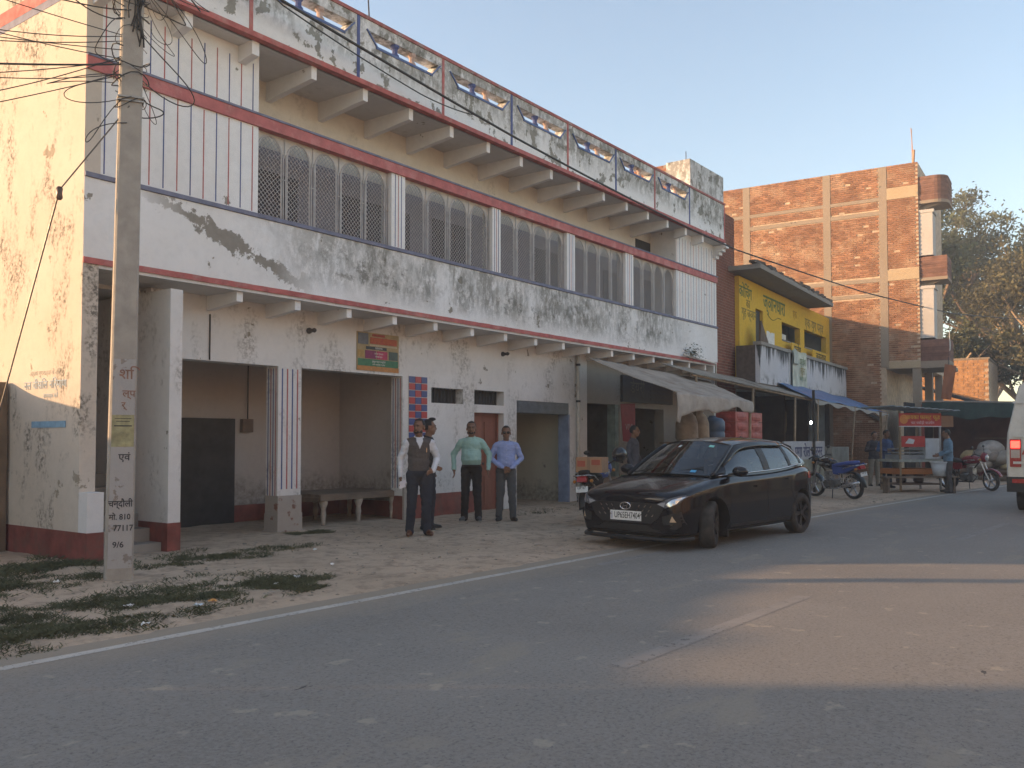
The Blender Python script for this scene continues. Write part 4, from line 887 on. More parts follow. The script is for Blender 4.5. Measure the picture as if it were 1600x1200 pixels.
for k, (x, lab) in enumerate(((20.6,'beige jute sack standing nearest the blue drum'),(19.95,'beige jute sack left of the other one under the awning'))):
    q = MB(); q.lathe([(.22,0),(.28,.1),(.27,.45),(.22,.62),(.12,.7),(.16,.76)], (x,9.45,1.432), 2, 14); tag(q.build('jute_sack', mat('jute%d'%k, (.36-.05*k,.28-.03*k,.20), .9, .25, 6, .5), smooth=True), lab, 'sack', 'jute sacks on the plank table')
# dark sign board and red poster, shelves in the first dark shop
SB = thing('shop_signboard', 'dark painted shop signboard under the khaki awning', 'sign', (21.1,YW-.06,2.78))
q = MB(); q.box(-1.38,1.4,-.02,.05,-.34,.33); q.build('board', mat('board_dark', (.04,.038,.045), .6, .3, 4), SB); text('डेयरी', .42, mat('dim_letter', (.15,.13,.10), .8), SB, frame((-1.0,-.022,.03),(1,0,0),(0,0,1)), align='LEFT')
for k in range(5): q = MB(); q.box(.1,1.35,-.026,-.02,-.26+.11*k,-.20+.11*k); q.build('slat', mat('slat_dark', (.07,.06,.055), .8), SB)
RP = thing('red_poster', 'red advertising poster pasted on the pillar between the two dark shops', 'poster', (20.1,YW-.006,1.9))
q = MB(); q.prism([(-.38,.48),(.38,.52),(.36,-.50),(-.25,-.45)], 1, -.004, .004); q.build('sheet', mat('poster_red', (.30,.03,.035), .6, .15, 5), RP); text('VIVI', .22, mat('poster_pale', (.45,.36,.33), .7), RP, frame((.05,-.006,-.1),(1,0,0),(0,0,1)))
SHF = thing('shop_shelf', 'shelves of packets inside the first dark shop', 'shelf', (18.9,12.9,0))
for z in (.6,1.1,1.6,2.0): q = MB(); q.box(-.75,.75,-.15,.2,z,z+.03); q.build('board', WOODO, SHF)
rnd = random.Random(31)
for k in range(26):
    z = (.63,1.13,1.63,2.03)[k%4]; x = -.7+.21*(k//4)+rnd.uniform(0,.05); h = rnd.uniform(.15,.34); c = rnd.choice([(.3,.08,.05),(.35,.3,.2),(.08,.16,.2),(.2,.2,.2),(.35,.18,.05),(.1,.2,.1)])
    q = MB(); q.box(x, x+rnd.uniform(.1,.18), -.12, .1, z, z+h); q.build('packet', mat('packet%.2f%.2f'%(c[0],c[1]), c, .6), SHF)
BK = thing('blue_bucket', 'blue plastic bucket with white rim on a box by the first dark shop', 'bucket', (18.05,10.7,.62))
q = MB(); q.lathe([(.14,0),(.19,.3)], (0,0,0), 2, 16); q.build('pail', mat('pail_blue', (.10,.22,.40), .4), BK, smooth=True); q = MB(); q.lathe([(.18,.30),(.205,.30),(.205,.34),(.18,.34)], (0,0,0), 2, 16, closed=True); q.build('rim', mat('rim_white', (.6,.6,.6), .5), BK)
q = MB(); q.box(17.7,18.5,10.45,10.95,.03,.62); tag(q.build('wooden_crate', WOODO), 'wooden crate carrying the blue bucket', 'crate')
q = MB(); q.lathe([(.3,0),(.33,.2),(.3,.45),(.15,.6)], (18.9,10.5,.04), 2, 12); tag(q.build('green_sack', mat('sack_green', (.06,.14,.07), .8, .3, 6), smooth=True), 'dark green sack on the ground beside the crate', 'sack')
# plant growing out of the balcony edge
rnd = random.Random(77); PT = thing('wall_plant', 'small dark plant growing from the balcony edge above the awning', 'plant', (22.1,YF-.05,3.75)); q = MB()
for k in range(260):
    p = Vector((rnd.gauss(0,.22), rnd.gauss(-.1,.08), rnd.gauss(.05,.10))); s = rnd.uniform(.02,.05); a = rnd.uniform(0,6); u = Vector((math.cos(a),math.sin(a)*.6,rnd.uniform(-.6,.6)))*s; v = Vector((-math.sin(a),.3,rnd.uniform(-.8,.5)))*s*.6
    q.add([p-u,p+v,p+u,p-v],[(0,1,2,3)])
q.build('leaves', mat('plant_leaf', (.035,.055,.025), .7, .3, 5), PT); q = MB()
for k in range(5): q.tube([(0,0,-.05),(rnd.gauss(0,.1),-.08,.06),(rnd.gauss(0,.25),-.12,.1)], .008, 4)
q.build('stem', BAMB, PT)
# ------------------------------------------------------------------ food cart
FC = thing('food_cart', 'street food cart with sheet roof and red and yellow lettered sign', 'cart', (27.2,6.0,0), R(-43))
STL = mat('cart_steel', (.30,.31,.32), .45, .2, 6, metal=.4); CRED = mat('cart_red', (.42,.045,.04), .5, .15, 5); CWH = mat('cart_white', (.52,.53,.54), .6, .12, 5)
for x in (-.62,.62):
    for y in (-.45,.45):
        q = MB(); q.bar((x,y,.05),(x,y,2.28), .045); q.build('post', STL if x > 0 else BAMB, FC)
q = MB(); q.grid(lambda u, v: (-1.05+2.1*u, -.75+1.5*v, 2.42-.12*u+.012*math.sin(u*60)), 60, 2, thick=.02); q.build('roof', mat('roof_bluegrey', (.24,.29,.32), .6, .2, 3), FC)
q = MB(); q.box(-.66,.64,-.49,-.47,1.86,2.22); sg = q.build('sign', CRED, FC)
q = MB(); q.box(-.66,.64,-.50,-.465,1.84,1.865); q.build('sign_trim', CWH, FC)
text('जायका फास्ट फूड', .16, mat('sign_yellow', (.62,.45,.06), .6), sg, frame((.06,-.493,2.10),(1,0,0),(0,0,1))); text('चाट पकौड़ी चाउमीन', .10, mat('sign_white', (.62,.5,.5), .6), sg, frame((.06,-.493,1.95),(1,0,0),(0,0,1)))
q = MB(); q.lathe([(.13,0),(.13,.01)], (-.52,-.495,2.05), 1, 14); q.build('sign_picture', mat('sign_orange', (.55,.22,.06), .6), sg)
q = MB(); q.box(-.6,.12,-.50,-.48,1.28,1.58); pn = q.build('red_panel', CRED, FC); q = MB(); q.prism([(-.5,1.38),(-.25,1.36),(-.2,1.48),(-.38,1.52)], 1, -.506, -.501); q.build('panel_emblem', CWH, pn)
q = MB(); q.box(-.7,.75,-.5,.5,.86,.93); q.build('counter', mat('counter_paint', (.33,.34,.30), .6, .3, 9), FC)
q = MB(); q.box(.17,.62,-.46,.3,.95,1.52); q.build('white_case', CWH, FC)
q = MB(); q.box(-.6,.15,-.42,.3,.932,1.06); q.build('tray', STL, FC); q = MB(); q.box(-.55,.12,-.4,.25,1.1,1.14); q.box(-.55,.12,-.4,.25,1.2,1.24); q.build('tray', STL, FC)
for z, c in ((.52,(.40,.14,.04)),(.22,(.16,.11,.08))): q = MB(); q.box(-.66,.66,-.45,.45,z,z+.04 if z < .4 else z+.15); q.build('shelf', mat('shelf%.2f'%c[0], c, .7), FC)
for x in (-.3,.25): q = MB(); q.lathe([(.1,0),(.14,.05),(.14,.22),(.05,.27)], (x,0,.262), 2, 12); q.build('pot', mat('pot_dark', (.10,.07,.06), .5), FC, smooth=True)
q = MB(); q.box(.66,1.05,-.45,-.43,1.84,2.15); q.build('side_board', mat('side_brown', (.26,.14,.08), .7), FC)
WBN = thing('wooden_bench', 'rough plank bench in front of the food cart', 'bench', (26.3,5.75,0), R(-43)); q = MB(); q.box(-.9,1.3,-.14,.14,.44,.48); q.build('seat', WOODO, WBN)
for x in (-.8,1.2): q = MB(); q.box(x-.03,x+.03,-.12,.12,0,.44); q.build('leg', WOODO, WBN)
PB = thing('white_bucket', 'big white plastic bucket standing on the bench by the cart', 'bucket', (26.9,5.18,.482)); q = MB(); q.lathe([(.17,0),(.23,.36)], (0,0,0), 2, 18); q.build('pail', CWH, PB, smooth=True); q = MB(); q.lathe([(.22,.36),(.25,.36),(.25,.40),(.22,.40)], (0,0,0), 2, 18, closed=True); q.build('rim', CWH, PB)
# ------------------------------------------------------------------ shed and heap at the far right
SD = thing('brown_shed', 'dark brown open shed with green cloth edge behind the white van', 'shed', (40,5,0))
q = MB(); q.box(1.0,1.15,-4,3.2,0,2.9); q.build('back_wall', mat('shed_brown', (.13,.065,.05), .9, .3, 2), SD); q = MB(); q.box(-3.8,1.0,3.1,3.2,0,2.9); q.build('side_wall', BLACK_AND_SHADE, SD)
q = MB(); q.grid(lambda u, v: (-4+5.2*u, 2.6-6.6*v, 2.95-.25*v+.12*u), 6, 6, thick=.05); q.build('roof', mat('roof_sheet', (.30,.27,.24), .8, .3, 3), SD)
q = MB(); q.grid(lambda u, v: (-4.03+.03*math.sin(u*20), 2.5-3.4*u, 2.88-.13*u-(.35+.22*math.sin(u*math.pi)+.05*math.sin(u*17))*v), 24, 4, thick=.01, tdir=(1,0,0)); q.build('green_cloth', mat('cloth_green', (.035,.06,.055), .9, .3, 3), SD)
for y in (2.5,-.8,-3.6): q = MB(); q.bar((-3.9,y,0),(-3.9,y,2.8), .09); q.build('post', mat('post_red', (.22,.06,.045), .8, .3, 3), SD)
q = MB(); q.box(.7,1.0,-2.5,1.5,.8,.9); q.box(.7,1.0,-2.5,1.5,1.5,1.56); q.build('shelf', WOODO, SD)
rnd = random.Random(15); nm = ['lowest front','low rear','topmost','left','right','middle','small yellow','flattened']
for k, (dx, dy, z, rx_, ry_, rz_) in enumerate(((-.2,.35,.62,.5,.45,.28),(.4,.2,.6,.6,.5,.3),(.15,.0,1.15,.5,.45,.3),(.1,.6,.85,.45,.4,.26),(.1,-.45,.8,.5,.42,.3),(.0,.1,.9,.55,.5,.3),(-.35,.05,.98,.2,.18,.16),(-.1,-.75,.5,.6,.4,.16))):
    q = MB(); q.ell((36.2+dx,5.3+dy,z), (rx_,ry_,rz_), nu=18, nv=12); q.v = [tuple(Vector(v)+.05*Vector((noise.noise(Vector(v)*5),noise.noise(Vector(v)*5+Vector((9,0,0))),noise.noise(Vector(v)*6+Vector((0,9,0)))))) for v in q.v]
    tag(q.build('sack', mat('heap%d'%(k%4), [(.30,.27,.23),(.24,.21,.18),(.36,.33,.30),(.38,.28,.14)][k%4 if k != 6 else 3], .85, .25, 5, .4), smooth=True), '%s sack in the grey heap behind the red motorcycle' % nm[k], 'sack', 'sacks heaped behind the red motorcycle')
HCT = thing('hand_cart', 'low hand cart under the heap of grey sacks', 'cart', (36.2,5.2,0)); q = MB(); q.box(-.8,.8,-1.2,1.1,.34,.42); q.build('deck', WOODO, HCT)
for x in (-.7,.7):
    for y in (-.9,.8): q = MB(); q.lathe([(.03,-.03),(.17,-.03),(.17,.03),(.03,.03)], (x,y,.17), 0, 14); q.build('wheel', IRON, HCT)
HB = thing('hanging_board', 'rusty brown plank hanging slantwise from the lowest balcony of the brick house', 'board', (36.4,6.75,2.95), R(10)); q = MB(); q.prism([(-.17,0),(.17,.06),(.02,1.35),(-.36,1.25)][::-1], 0, -.03, .03); q.build('plank', mat('plank_rust', (.30,.12,.06), .8, .3, 4, stretch=(1,1,.3)), HB); q = MB(); q.tube([(0,-.1,1.25),(0,-.1,1.6)], .012, 4); q.build('cord', IRON, HB)
DS = thing('black_roof_shed', 'low shed with a dark sloping roof between the brick house and the far brick house', 'shed', (45.6,8.0,0)); q = MB(); q.box(0,5,-.5,2.5,0,3.0); q.build('wall', BCON, DS); q = MB(); q.add([(-.5,-1.2,3.0),(5.3,-1.2,3.0),(5.3,3,4.3),(-.5,3,4.3),(-.5,-1.2,3.12),(5.3,-1.2,3.12),(5.3,3,4.42),(-.5,3,4.42)], [(0,3,2,1),(4,5,6,7),(0,1,5,4),(1,2,6,5),(2,3,7,6),(3,0,4,7)]); q.build('roof', BLACK_AND_SHADE, DS)
# ================================================================== trees
BARK = mat('bark', (.16,.115,.08), .9, .3, 3, .5); BARKP = mat('pale_bark', (.40,.30,.20), .9, .25, 3, .4)
def leafmat(name, col, var=.4):
    m, n, l, p = new_mat(name); t = NT(m)
    g_ = n.new('ShaderNodeNewGeometry').outputs['Random Per Island']
    c = t.mix(t.ramp(t.noise(.35, 4), .35, .65), tuple(q*(1-var) for q in col), tuple(q*(1+var) for q in col)); c = t.mix(t.m('MULTIPLY', g_, .5), c, tuple(q*.5 for q in col))
    t.put(p.inputs['Base Color'], c); p.inputs['Roughness'].default_value = .7; p.inputs['Specular IOR Level'].default_value = .2
    tl = n.new('ShaderNodeBsdfTranslucent'); l.new(c, tl.inputs[0]); mx = n.new('ShaderNodeMixShader'); mx.inputs[0].default_value = .3
    l.new(p.outputs[0], mx.inputs[1]); l.new(tl.outputs[0], mx.inputs[2]); l.new(mx.outputs[0], n['Material Output'].inputs[0]); return m
def tree(label, loc, h, cr, lm, bm, seed, clumps=90, per=110, ls=.16, z0=.35, spread=.75, name='tree', twig=0):
    rnd = random.Random(seed); T = thing(name, label, 'tree', loc, 0, 'trees beyond the brick houses')
    tips = []; q = MB()
    def limb(p, d, L, r, lev):
        pts = [p]; n = 5
        for i in range(n):
            d = (d+Vector((rnd.gauss(0,.13),rnd.gauss(0,.13),rnd.gauss(.03,.08)))).normalized(); p = p+d*L/n; pts.append(p)
        q.tube(pts, [r*(1-.55*i/n) for i in range(n+1)], 7 if lev < 2 else 5 if lev < 3 else 4, caps=False)
        if lev >= 3: tips.append(p); tips.append(pts[-3]); return
        for k in range(rnd.randint(3,4) if lev else 5):
            t = rnd.uniform(.35,1); b = pts[min(n, int(t*n))]; a = rnd.uniform(0,6.28); e = Vector((math.cos(a),math.sin(a),rnd.uniform(.1,.9))).normalized()
            limb(b, (d*.45+e*.75).normalized(), L*rnd.uniform(.5,.72), r*rnd.uniform(.38,.55), lev+1)
    limb(Vector((0,0,-.1)), Vector((rnd.gauss(0,.06),rnd.gauss(0,.06),1)).normalized(), h*.5, h*.022, 0)
    zt = max(p.z for p in tips); q.v = [(v[0]*cr/ (h*.36) if v[2] > h*.2 else v[0], v[1]*cr/(h*.36) if v[2] > h*.2 else v[1], v[2]*h/zt*.97) for v in q.v]
    q.build('trunk', bm, T, smooth=True)
    tips = [Vector((p.x*cr/(h*.36), p.y*cr/(h*.36), p.z*h/zt*.97)) for p in tips]; rnd.shuffle(tips)
    q = MB(); sel = (tips*4)[:clumps]
    for c in sel:
        if c.z < z0*h*.6: continue
        R0 = rnd.uniform(.5,1.0)*cr*.17
        for k in range(per):
            o = Vector((rnd.gauss(0,1),rnd.gauss(0,1),rnd.gauss(0,.6)))*R0*.6; p = c+o; s = ls*rnd.uniform(.6,1.3)
            n_ = Vector((rnd.gauss(0,1),rnd.gauss(0,1),rnd.gauss(.4,1))).normalized(); u = n_.orthogonal().normalized(); a = rnd.uniform(0,6.28); u = (u*math.cos(a)+n_.cross(u)*math.sin(a)); w = n_.cross(u)
            q.add([p-u*s, p-w*s*.42, p+u*s, p+w*s*.42], [(0,1,2,3)])
    q.build('crown', lm, T)
    return T
LG = leafmat('leaf_green', (.12,.135,.07)); LD = leafmat('leaf_dark', (.10,.12,.062)); LBR = leafmat('leaf_brown', (.15,.14,.075)); LOL = leafmat('leaf_olive', (.13,.135,.07))
tree('tall dark green tree right behind the brick house balconies', (64,12.4,0), 19.5, 6.6, LD, BARK, 3, 210, 130, .17)
tree('tall spreading green tree at the right edge of the sky', (74,7.0,0), 21.0, 7.4, LG, BARK, 8, 220, 120, .17)
tree('brown-leaved half bare tree between the tall green trees and the road', (60,7.4,0), 13, 5.8, LBR, BARKP, 14, 170, 90, .14)
tree('low olive bushy tree beside the far brick house', (57,10.8,0), 8.5, 4.2, LOL, BARKP, 21, 90, 110, .15, .1)
tree('brown scrubby tree low behind the white van', (58,3.6,0), 8.6, 4.6, LBR, BARKP, 25, 95, 80, .15, .1)
tree('green tree further down the road behind the van', (82,-2,0), 15, 7, LG, BARK, 30, 90, 90, .2)
tree('dark tree at the far bend of the road', (95,14,0), 17, 8, LD, BARK, 33, 90, 90, .2)
tree('olive tree at the far end of the street', (78,17,0), 15, 6, LOL, BARK, 36, 90, 90, .2)
# ================================================================== black hatchback
def paint(name, col, rough=.22, coat=1.0, dust=.12):
    m, n, l, p = new_mat(name); t = NT(m)
    c = t.mix(t.m('MULTIPLY', t.ramp(t.noise(6, 6, .65), .4, .7), dust), col, (.22,.19,.16)); c = t.mix(t.ramp(t.xyz(2), .5, .1, 0, dust), c, (.20,.17,.14))
    t.put(p.inputs['Base Color'], c); p.inputs['Roughness'].default_value = rough; p.inputs['Coat Weight'].default_value = coat; p.inputs['Coat Roughness'].default_value = .04; p.inputs['Specular IOR Level'].default_value = .1
    t.put(p.inputs['Normal'], t.bump(t.noise(2.5, 2), .02, .05)); MATS[name] = m; return m
CARP = paint('car_black', (.005,.006,.010), .2, .55, .02); TRIM = mat('black_trim', (.018,.018,.019), .5, .2, 9); CHROME = mat('chrome', (.65,.65,.66), .12, .05, 9, metal=1); RUBBER = mat('rubber', (.035,.034,.033), .85, .25, 8, grime=.5, gcol=(.11,.095,.08)); RIMD = mat('dark_rim', (.05,.05,.055), .4, .2, 9, metal=.6, grime=.3, gcol=(.13,.11,.09))
def glass_mat(name, tint, k):
    m, n, l, p = new_mat(name); tr = n.new('ShaderNodeBsdfTransparent'); tr.inputs[0].default_value = (*tint,1); gl = n.new('ShaderNodeBsdfGlossy'); gl.inputs['Roughness'].default_value = .02
    fr = n.new('ShaderNodeFresnel'); fr.inputs[0].default_value = k; mx = n.new('ShaderNodeMixShader'); l.new(fr.outputs[0], mx.inputs[0]); l.new(tr.outputs[0], mx.inputs[1]); l.new(gl.outputs[0], mx.inputs[2]); l.new(mx.outputs[0], n['Material Output'].inputs[0]); MATS[name] = m; return m
GLASS = glass_mat('car_glass', (.34,.37,.37), 1.95); LENS = glass_mat('lamp_lens', (.85,.87,.9), 1.5)
PLATE = mat('plate_white', (.72,.71,.68), .5, .08, 12, grime=.2, gcol=(.5,.45,.38))
def hatchback(name, label, loc, rz, steer=0):
    T = thing(name, label, 'car', loc, rz)
    # stations: x, half width, z bottom, z mid, z shoulder, z edge, z crown
    S = [(2.035,.66,.24,.45,.60,.685,.70),(2.01,.735,.20,.45,.635,.725,.745),(1.94,.80,.18,.46,.685,.77,.80),(1.80,.84,.17,.47,.73,.80,.835),(1.55,.868,.175,.49,.785,.855,.90),(1.21,.886,.175,.51,.825,.91,.96),(.95,.888,.175,.52,.855,.945,.995),(.70,.888,.175,.52,.875,.96,.985),
         (.30,.888,.175,.52,.89,.97,.975),(-.2,.888,.175,.52,.905,.985,.985),(-.7,.888,.175,.53,.92,1.005,1.005),(-1.1,.888,.185,.54,.94,1.03,1.03),(-1.37,.885,.195,.55,.955,1.055,1.055),(-1.6,.87,.215,.56,.96,1.07,1.075),(-1.82,.82,.25,.57,.945,1.055,1.075),(-1.95,.74,.29,.57,.89,.99,1.02),(-1.995,.64,.34,.57,.83,.91,.94)]
    q = MB(); rows = []
    for x, w, zb, zm, zs, ze, zc in S:
        half = [(0,zb),(w*.88,zb),(w*.975,zb+.04),(w*.99,zb+.17),(w,zm),(w*.992,zm+.55*(zs-zm)),(w*.985,zs),(w*.93,ze),(w*.60,ze*.35+zc*.65),(0,zc)]
        row = [(x,-y,z) for y, z in half[::-1]][:-1] + [(x,y,z) for y, z in half]; rows.append(row[:-1] if False else row)
    n = len(rows[0])
    for r in rows: q.v += r
    for i in range(len(rows)-1):
        for j in range(n):
            k = (j+1) % n
            if j == n-1: continue
            q.f.append((i*n+j, i*n+j+1, (i+1)*n+j+1, (i+1)*n+j)); q.m.append(0)
    # row runs from top centre down the right, under, up the left to top centre: close along the top
    for i in range(len(rows)-1): q.f.append((i*n+n-1, i*n, (i+1)*n, (i+1)*n+n-1)); q.m.append(0)
    q.f.append(tuple(range(n))[::-1]); q.m.append(0); q.f.append(tuple((len(rows)-1)*n+j for j in range(n))); q.m.append(0)
    me = q.mesh('body', CARP, True)
    bm = bmesh.new(); bm.from_mesh(me); bmesh.ops.remove_doubles(bm, verts=bm.verts, dist=.0005); bmesh.ops.recalc_face_normals(bm, faces=bm.faces)
    cl = bm.edges.layers.float.new('crease_edge') if 'crease_edge' not in bm.edges.layers.float else bm.edges.layers.float['crease_edge']
    for e in bm.edges:     # soft crease along the shoulder
        a, b = e.verts
        if abs(a.co.x-b.co.x) > .03 and a.co.z > .6 and abs(a.co.y) > .5 and abs(abs(a.co.y)/max(.1,abs(b.co.y))-1) < .12 and -1.7 < a.co.x < 1.4:
            if abs((a.co.z-.86)) < .11: e[cl] = .45
    bm.to_mesh(me); bm.free()
    tmp = bpy.data.objects.new('tmp', me); COL.objects.link(tmp)
    sd = tmp.modifiers.new('s', 'SUBSURF'); sd.levels = sd.render_levels = 3
    full = ev_mesh(tmp); bvh = BVHTree.FromPolygons([v.co.copy() for v in full.vertices], [tuple(p.vertices) for p in full.polygons])
    cut = []
    for ax in (1.21, -1.37):
        for s in (-1, 1):
            c = MB(); c.lathe([(.372,.50),(.372,1.1)] if s > 0 else [(.372,-1.1),(.372,-.50)], (ax,0,.325), 1, 40); co = bpy.data.objects.new('cut', c.mesh('cut', TRIM)); COL.objects.link(co); cut.append(co)
            b = tmp.modifiers.new('b', 'BOOLEAN'); b.operation = 'DIFFERENCE'; b.object = co; b.solver = 'EXACT'
    body = ev_mesh(tmp); bpy.data.objects.remove(tmp)
    for c in cut: bpy.data.objects.remove(c)
    if len(body.materials) < 2: body.materials.append(TRIM)
    for p in body.polygons:
        p.use_smooth = True
        c = p.center
        inw = any(abs(math.hypot(c.x-a, c.z-.325)-.372) < .03 and .49 < abs(c.y) and abs(p.normal.y) < .35 for a in (1.21,-1.37)) or (abs(abs(c.y)-.5) < .012 and abs(p.normal.y) > .9)
        p.material_index = 1 if inw or c.z < .235 else 0
    body.set_sharp_from_angle(angle=R(35))
    bo = bpy.data.objects.new('body', body); COL.objects.link(bo); bo.parent = T
    # shapes laid on the body surface
    def lay(poly, view, m, nm, off=.006, parent=bo, cell=.03, thick=.004):
        pl = [Vector((a,b,0)) for a, b in poly]; b2 = bmesh.new(); f = b2.faces.new([b2.verts.new(p) for p in pl]); bmesh.ops.triangulate(b2, faces=[f])
        for _ in range(6):
            es = [e for e in b2.edges if e.calc_length() > cell*1.8]
            if not es: break
            bmesh.ops.subdivide_edges(b2, edges=es, cuts=1, use_grid_fill=False); bmesh.ops.triangulate(b2, faces=b2.faces[:])
        d = {'front': Vector((-1,0,0)), 'left': Vector((0,-1,0)), 'right': Vector((0,1,0)), 'rear': Vector((1,0,0)), 'top': Vector((0,0,-1))}[view]
        for v in b2.verts:
            a, b = v.co.x, v.co.y
            o = {'front': Vector((3,a,b)), 'rear': Vector((-3,a,b)), 'left': Vector((a,2,b)), 'right': Vector((a,-2,b)), 'top': Vector((a,b,2))}[view]
            h, nn, _, _ = bvh.ray_cast(o, d); v.co = (h - d*off) if h else o+d*1.2
        g = bmesh.ops.extrude_face_region(b2, geom=b2.faces[:]); bmesh.ops.translate(b2, vec=d*thick, verts=[e for e in g['geom'] if isinstance(e, bmesh.types.BMVert)])
        bmesh.ops.recalc_face_normals(b2, faces=b2.faces); mm = bpy.data.meshes.new(nm); b2.to_mesh(mm); b2.free(); mm.materials.append(m)
        for p in mm.polygons: p.use_smooth = True
        mm.set_sharp_from_angle(angle=R(50))
        o = bpy.data.objects.new(nm, mm); COL.objects.link(o); o.parent = parent; return o
    def mir(p): return [(-a,b) for a, b in p][::-1]
    grille = [(-.50,.63),(.50,.63),(.60,.57),(.52,.44),(.40,.36),(-.40,.36),(-.52,.44),(-.60,.57)]
    gl = lay(grille, 'front', TRIM, 'grille', .004)
    low = [(-.50,.335),(.50,.335),(.56,.25),(-.56,.25)]; lay(low, 'front', TRIM, 'lower_grille', .004)
    for row, z in enumerate((.585,.525,.465)):
        for k in range(4):
            for s in (-1,1):
                y = .20+.095*k-.035*row
                if y > .48-.03*row or y < .16: continue
                lay([(s*y,z-.012),(s*(y+.02),z-.012),(s*(y+.04),z+.018),(s*(y+.03),z+.018)][::s], 'front', CHROME, 'grille_dash', .012, gl, .02)
    HLM = mat('lamp_silver', (.55,.58,.62), .15, .1, 9, metal=.8); HLD = mat('lamp_dark', (.10,.105,.12), .25, .2, 9)
    lampA = [(.50,.625),(.63,.575),(.775,.625),(.838,.755),(.76,.735),(.62,.675)]
    for s in (1,-1):
        P = lampA if s > 0 else mir(lampA)
        hl = lay(P, 'front', HLD, 'headlight', .008)
        refl = [(.635,.62),(.70,.595),(.765,.635),(.815,.725),(.72,.69)]; lay(refl if s > 0 else mir(refl), 'front', HLM, 'reflector', .014, hl, .02)
        ind = [(.515,.625),(.615,.59),(.635,.655),(.58,.645)]; lay(ind if s > 0 else mir(ind), 'front', mat('lamp_grey', (.36,.36,.37), .2, .1, 9), 'indicator', .014, hl, .02)
        fog = [(.58,.46),(.80,.53),(.825,.36),(.76,.30),(.60,.32)]; fo = lay(fog if s > 0 else mir(fog), 'front', TRIM, 'fog_surround', .005)
        tri = [(.725,.475),(.765,.395),(.695,.395)]; lay(tri if s > 0 else mir(tri), 'front', mat('amber_lamp', (.50,.38,.25), .3, .1, 9), 'fog_lamp', .012, fo, .02)
        lip = [(.36,.335),(.74,.365),(.66,.275),(.44,.29)]; lay(lip if s > 0 else mir(lip), 'front', CARP, 'bumper_vane', .012)
        tl = [(-1.62,.86),(-1.60,.95),(-1.85,.985),(-1.97,.96),(-1.97,.88)]; lay(tl if s > 0 else tl[::-1], 'left' if s > 0 else 'right', mat('tail_red', (.33,.02,.02), .2, .1, 9), 'tail_light', .006)
        for pts in ([(.83,.93),(.80,.6),(.84,.33),(.95,.25)], [(-.22,.965),(-.25,.6),(-.22,.24)], [(-1.02,.98),(-1.0,.7),(-1.12,.5),(-1.18,.42)], [(.95,.25),(.4,.235),(-.22,.24),(-.95,.26)]):
            for a, b in zip(pts, pts[1:]):
                dx, dz = b[0]-a[0], b[1]-a[1]; L = math.hypot(dx,dz); nx, nz_ = -dz/L*.004, dx/L*.004
                poly = [(a[0]-nx,a[1]-nz_),(b[0]-nx,b[1]-nz_),(b[0]+nx,b[1]+nz_),(a[0]+nx,a[1]+nz_)]; lay(poly if s > 0 else poly[::-1], 'left' if s > 0 else 'right', mat('seam', (.002,.002,.002), .9), 'door_seam', .0015, bo, .08, .001)
        for x, z in ((.02,.80),(-.95,.88)):
            hd = [(x-.10,z-.016),(x+.10,z-.012),(x+.10,z+.016),(x-.10,z+.018)]; lay(hd if s > 0 else hd[::-1], 'left' if s > 0 else 'right', CARP, 'door_handle', .03, bo, .03, .02)
        sk = [(.80,.30),(.80,.255),(-.95,.255),(-.95,.30)]; lay(sk if s > 0 else sk[::-1], 'left' if s > 0 else 'right', TRIM, 'side_sill', .006)
    pl_ = MB(); pl_.box(2.03,2.042,-.255,.255,.385,.515); pl = pl_.build('number_plate', PLATE, bo); PM = frame((2.0435,0,.45),(0,1,0),(0,0,1))
    text('UP65EH7404', .118, mat('plate_ink', (.02,.02,.02), .6), pl, PM @ Matrix.Translation((.025,0,0)), depth=.001, sx=.66, bold=.0004)
    q = MB(); q.box(2.0425,2.0435,-.245,-.215,.40,.50); q.build('plate_mark', mat('plate_grey', (.45,.45,.5), .6), pl)
    em = bpy.data.objects.new('emblem', None); COL.objects.link(em); em.parent = bo; em.location = (2.045,0,.582)
    q = MB(); q.tube([(0, .085*math.cos(a), .046*math.sin(a)) for a in [2*math.pi*i/24 for i in range(25)]], .009, 6); q.build('ring', CHROME, em, smooth=True)
    q = MB(); q.bar((0,-.045,-.035),(0,-.02,.035), .014); q.bar((0,.02,-.035),(0,.045,.035), .014); q.bar((0,-.033,-.006),(0,.033,.006), .014); q.build('letter', CHROME, em)
    # --- greenhouse: belt and roof-rail curves
    def crv(pts, t):
        t = max(0, min(.9999, t))*(len(pts)-1); i = int(t); f = t-i; a = pts[max(0,i-1)]; b = pts[i]; c = pts[i+1]; d = pts[min(len(pts)-1,i+2)]
        return tuple(.5*((2*b[k])+(-a[k]+c[k])*f+(2*a[k]-5*b[k]+4*c[k]-d[k])*f*f+(-a[k]+3*b[k]-3*c[k]+d[k])*f**3) for k in range(3))
    belt = [(1.02,.70,.965),(.62,.80,.972),(.15,.818,.982),(-.35,.818,.995),(-.85,.81,1.02),(-1.36,.785,1.065),(-1.80,.71,1.09)]
    rail = [(.98,.705,.985),(.52,.635,1.235),(.14,.575,1.405),(-.35,.575,1.458),(-.85,.57,1.455),(-1.32,.555,1.425),(-1.68,.57,1.28)]
    def side(s, t, sg, off=0):
        a = Vector(crv(belt, s)); b = Vector(crv(rail, s)); p = a.lerp(b, t); p += Vector((0,.03*math.sin(math.pi*t),.0)); p.y += off; return Vector((p.x, sg*p.y, p.z))
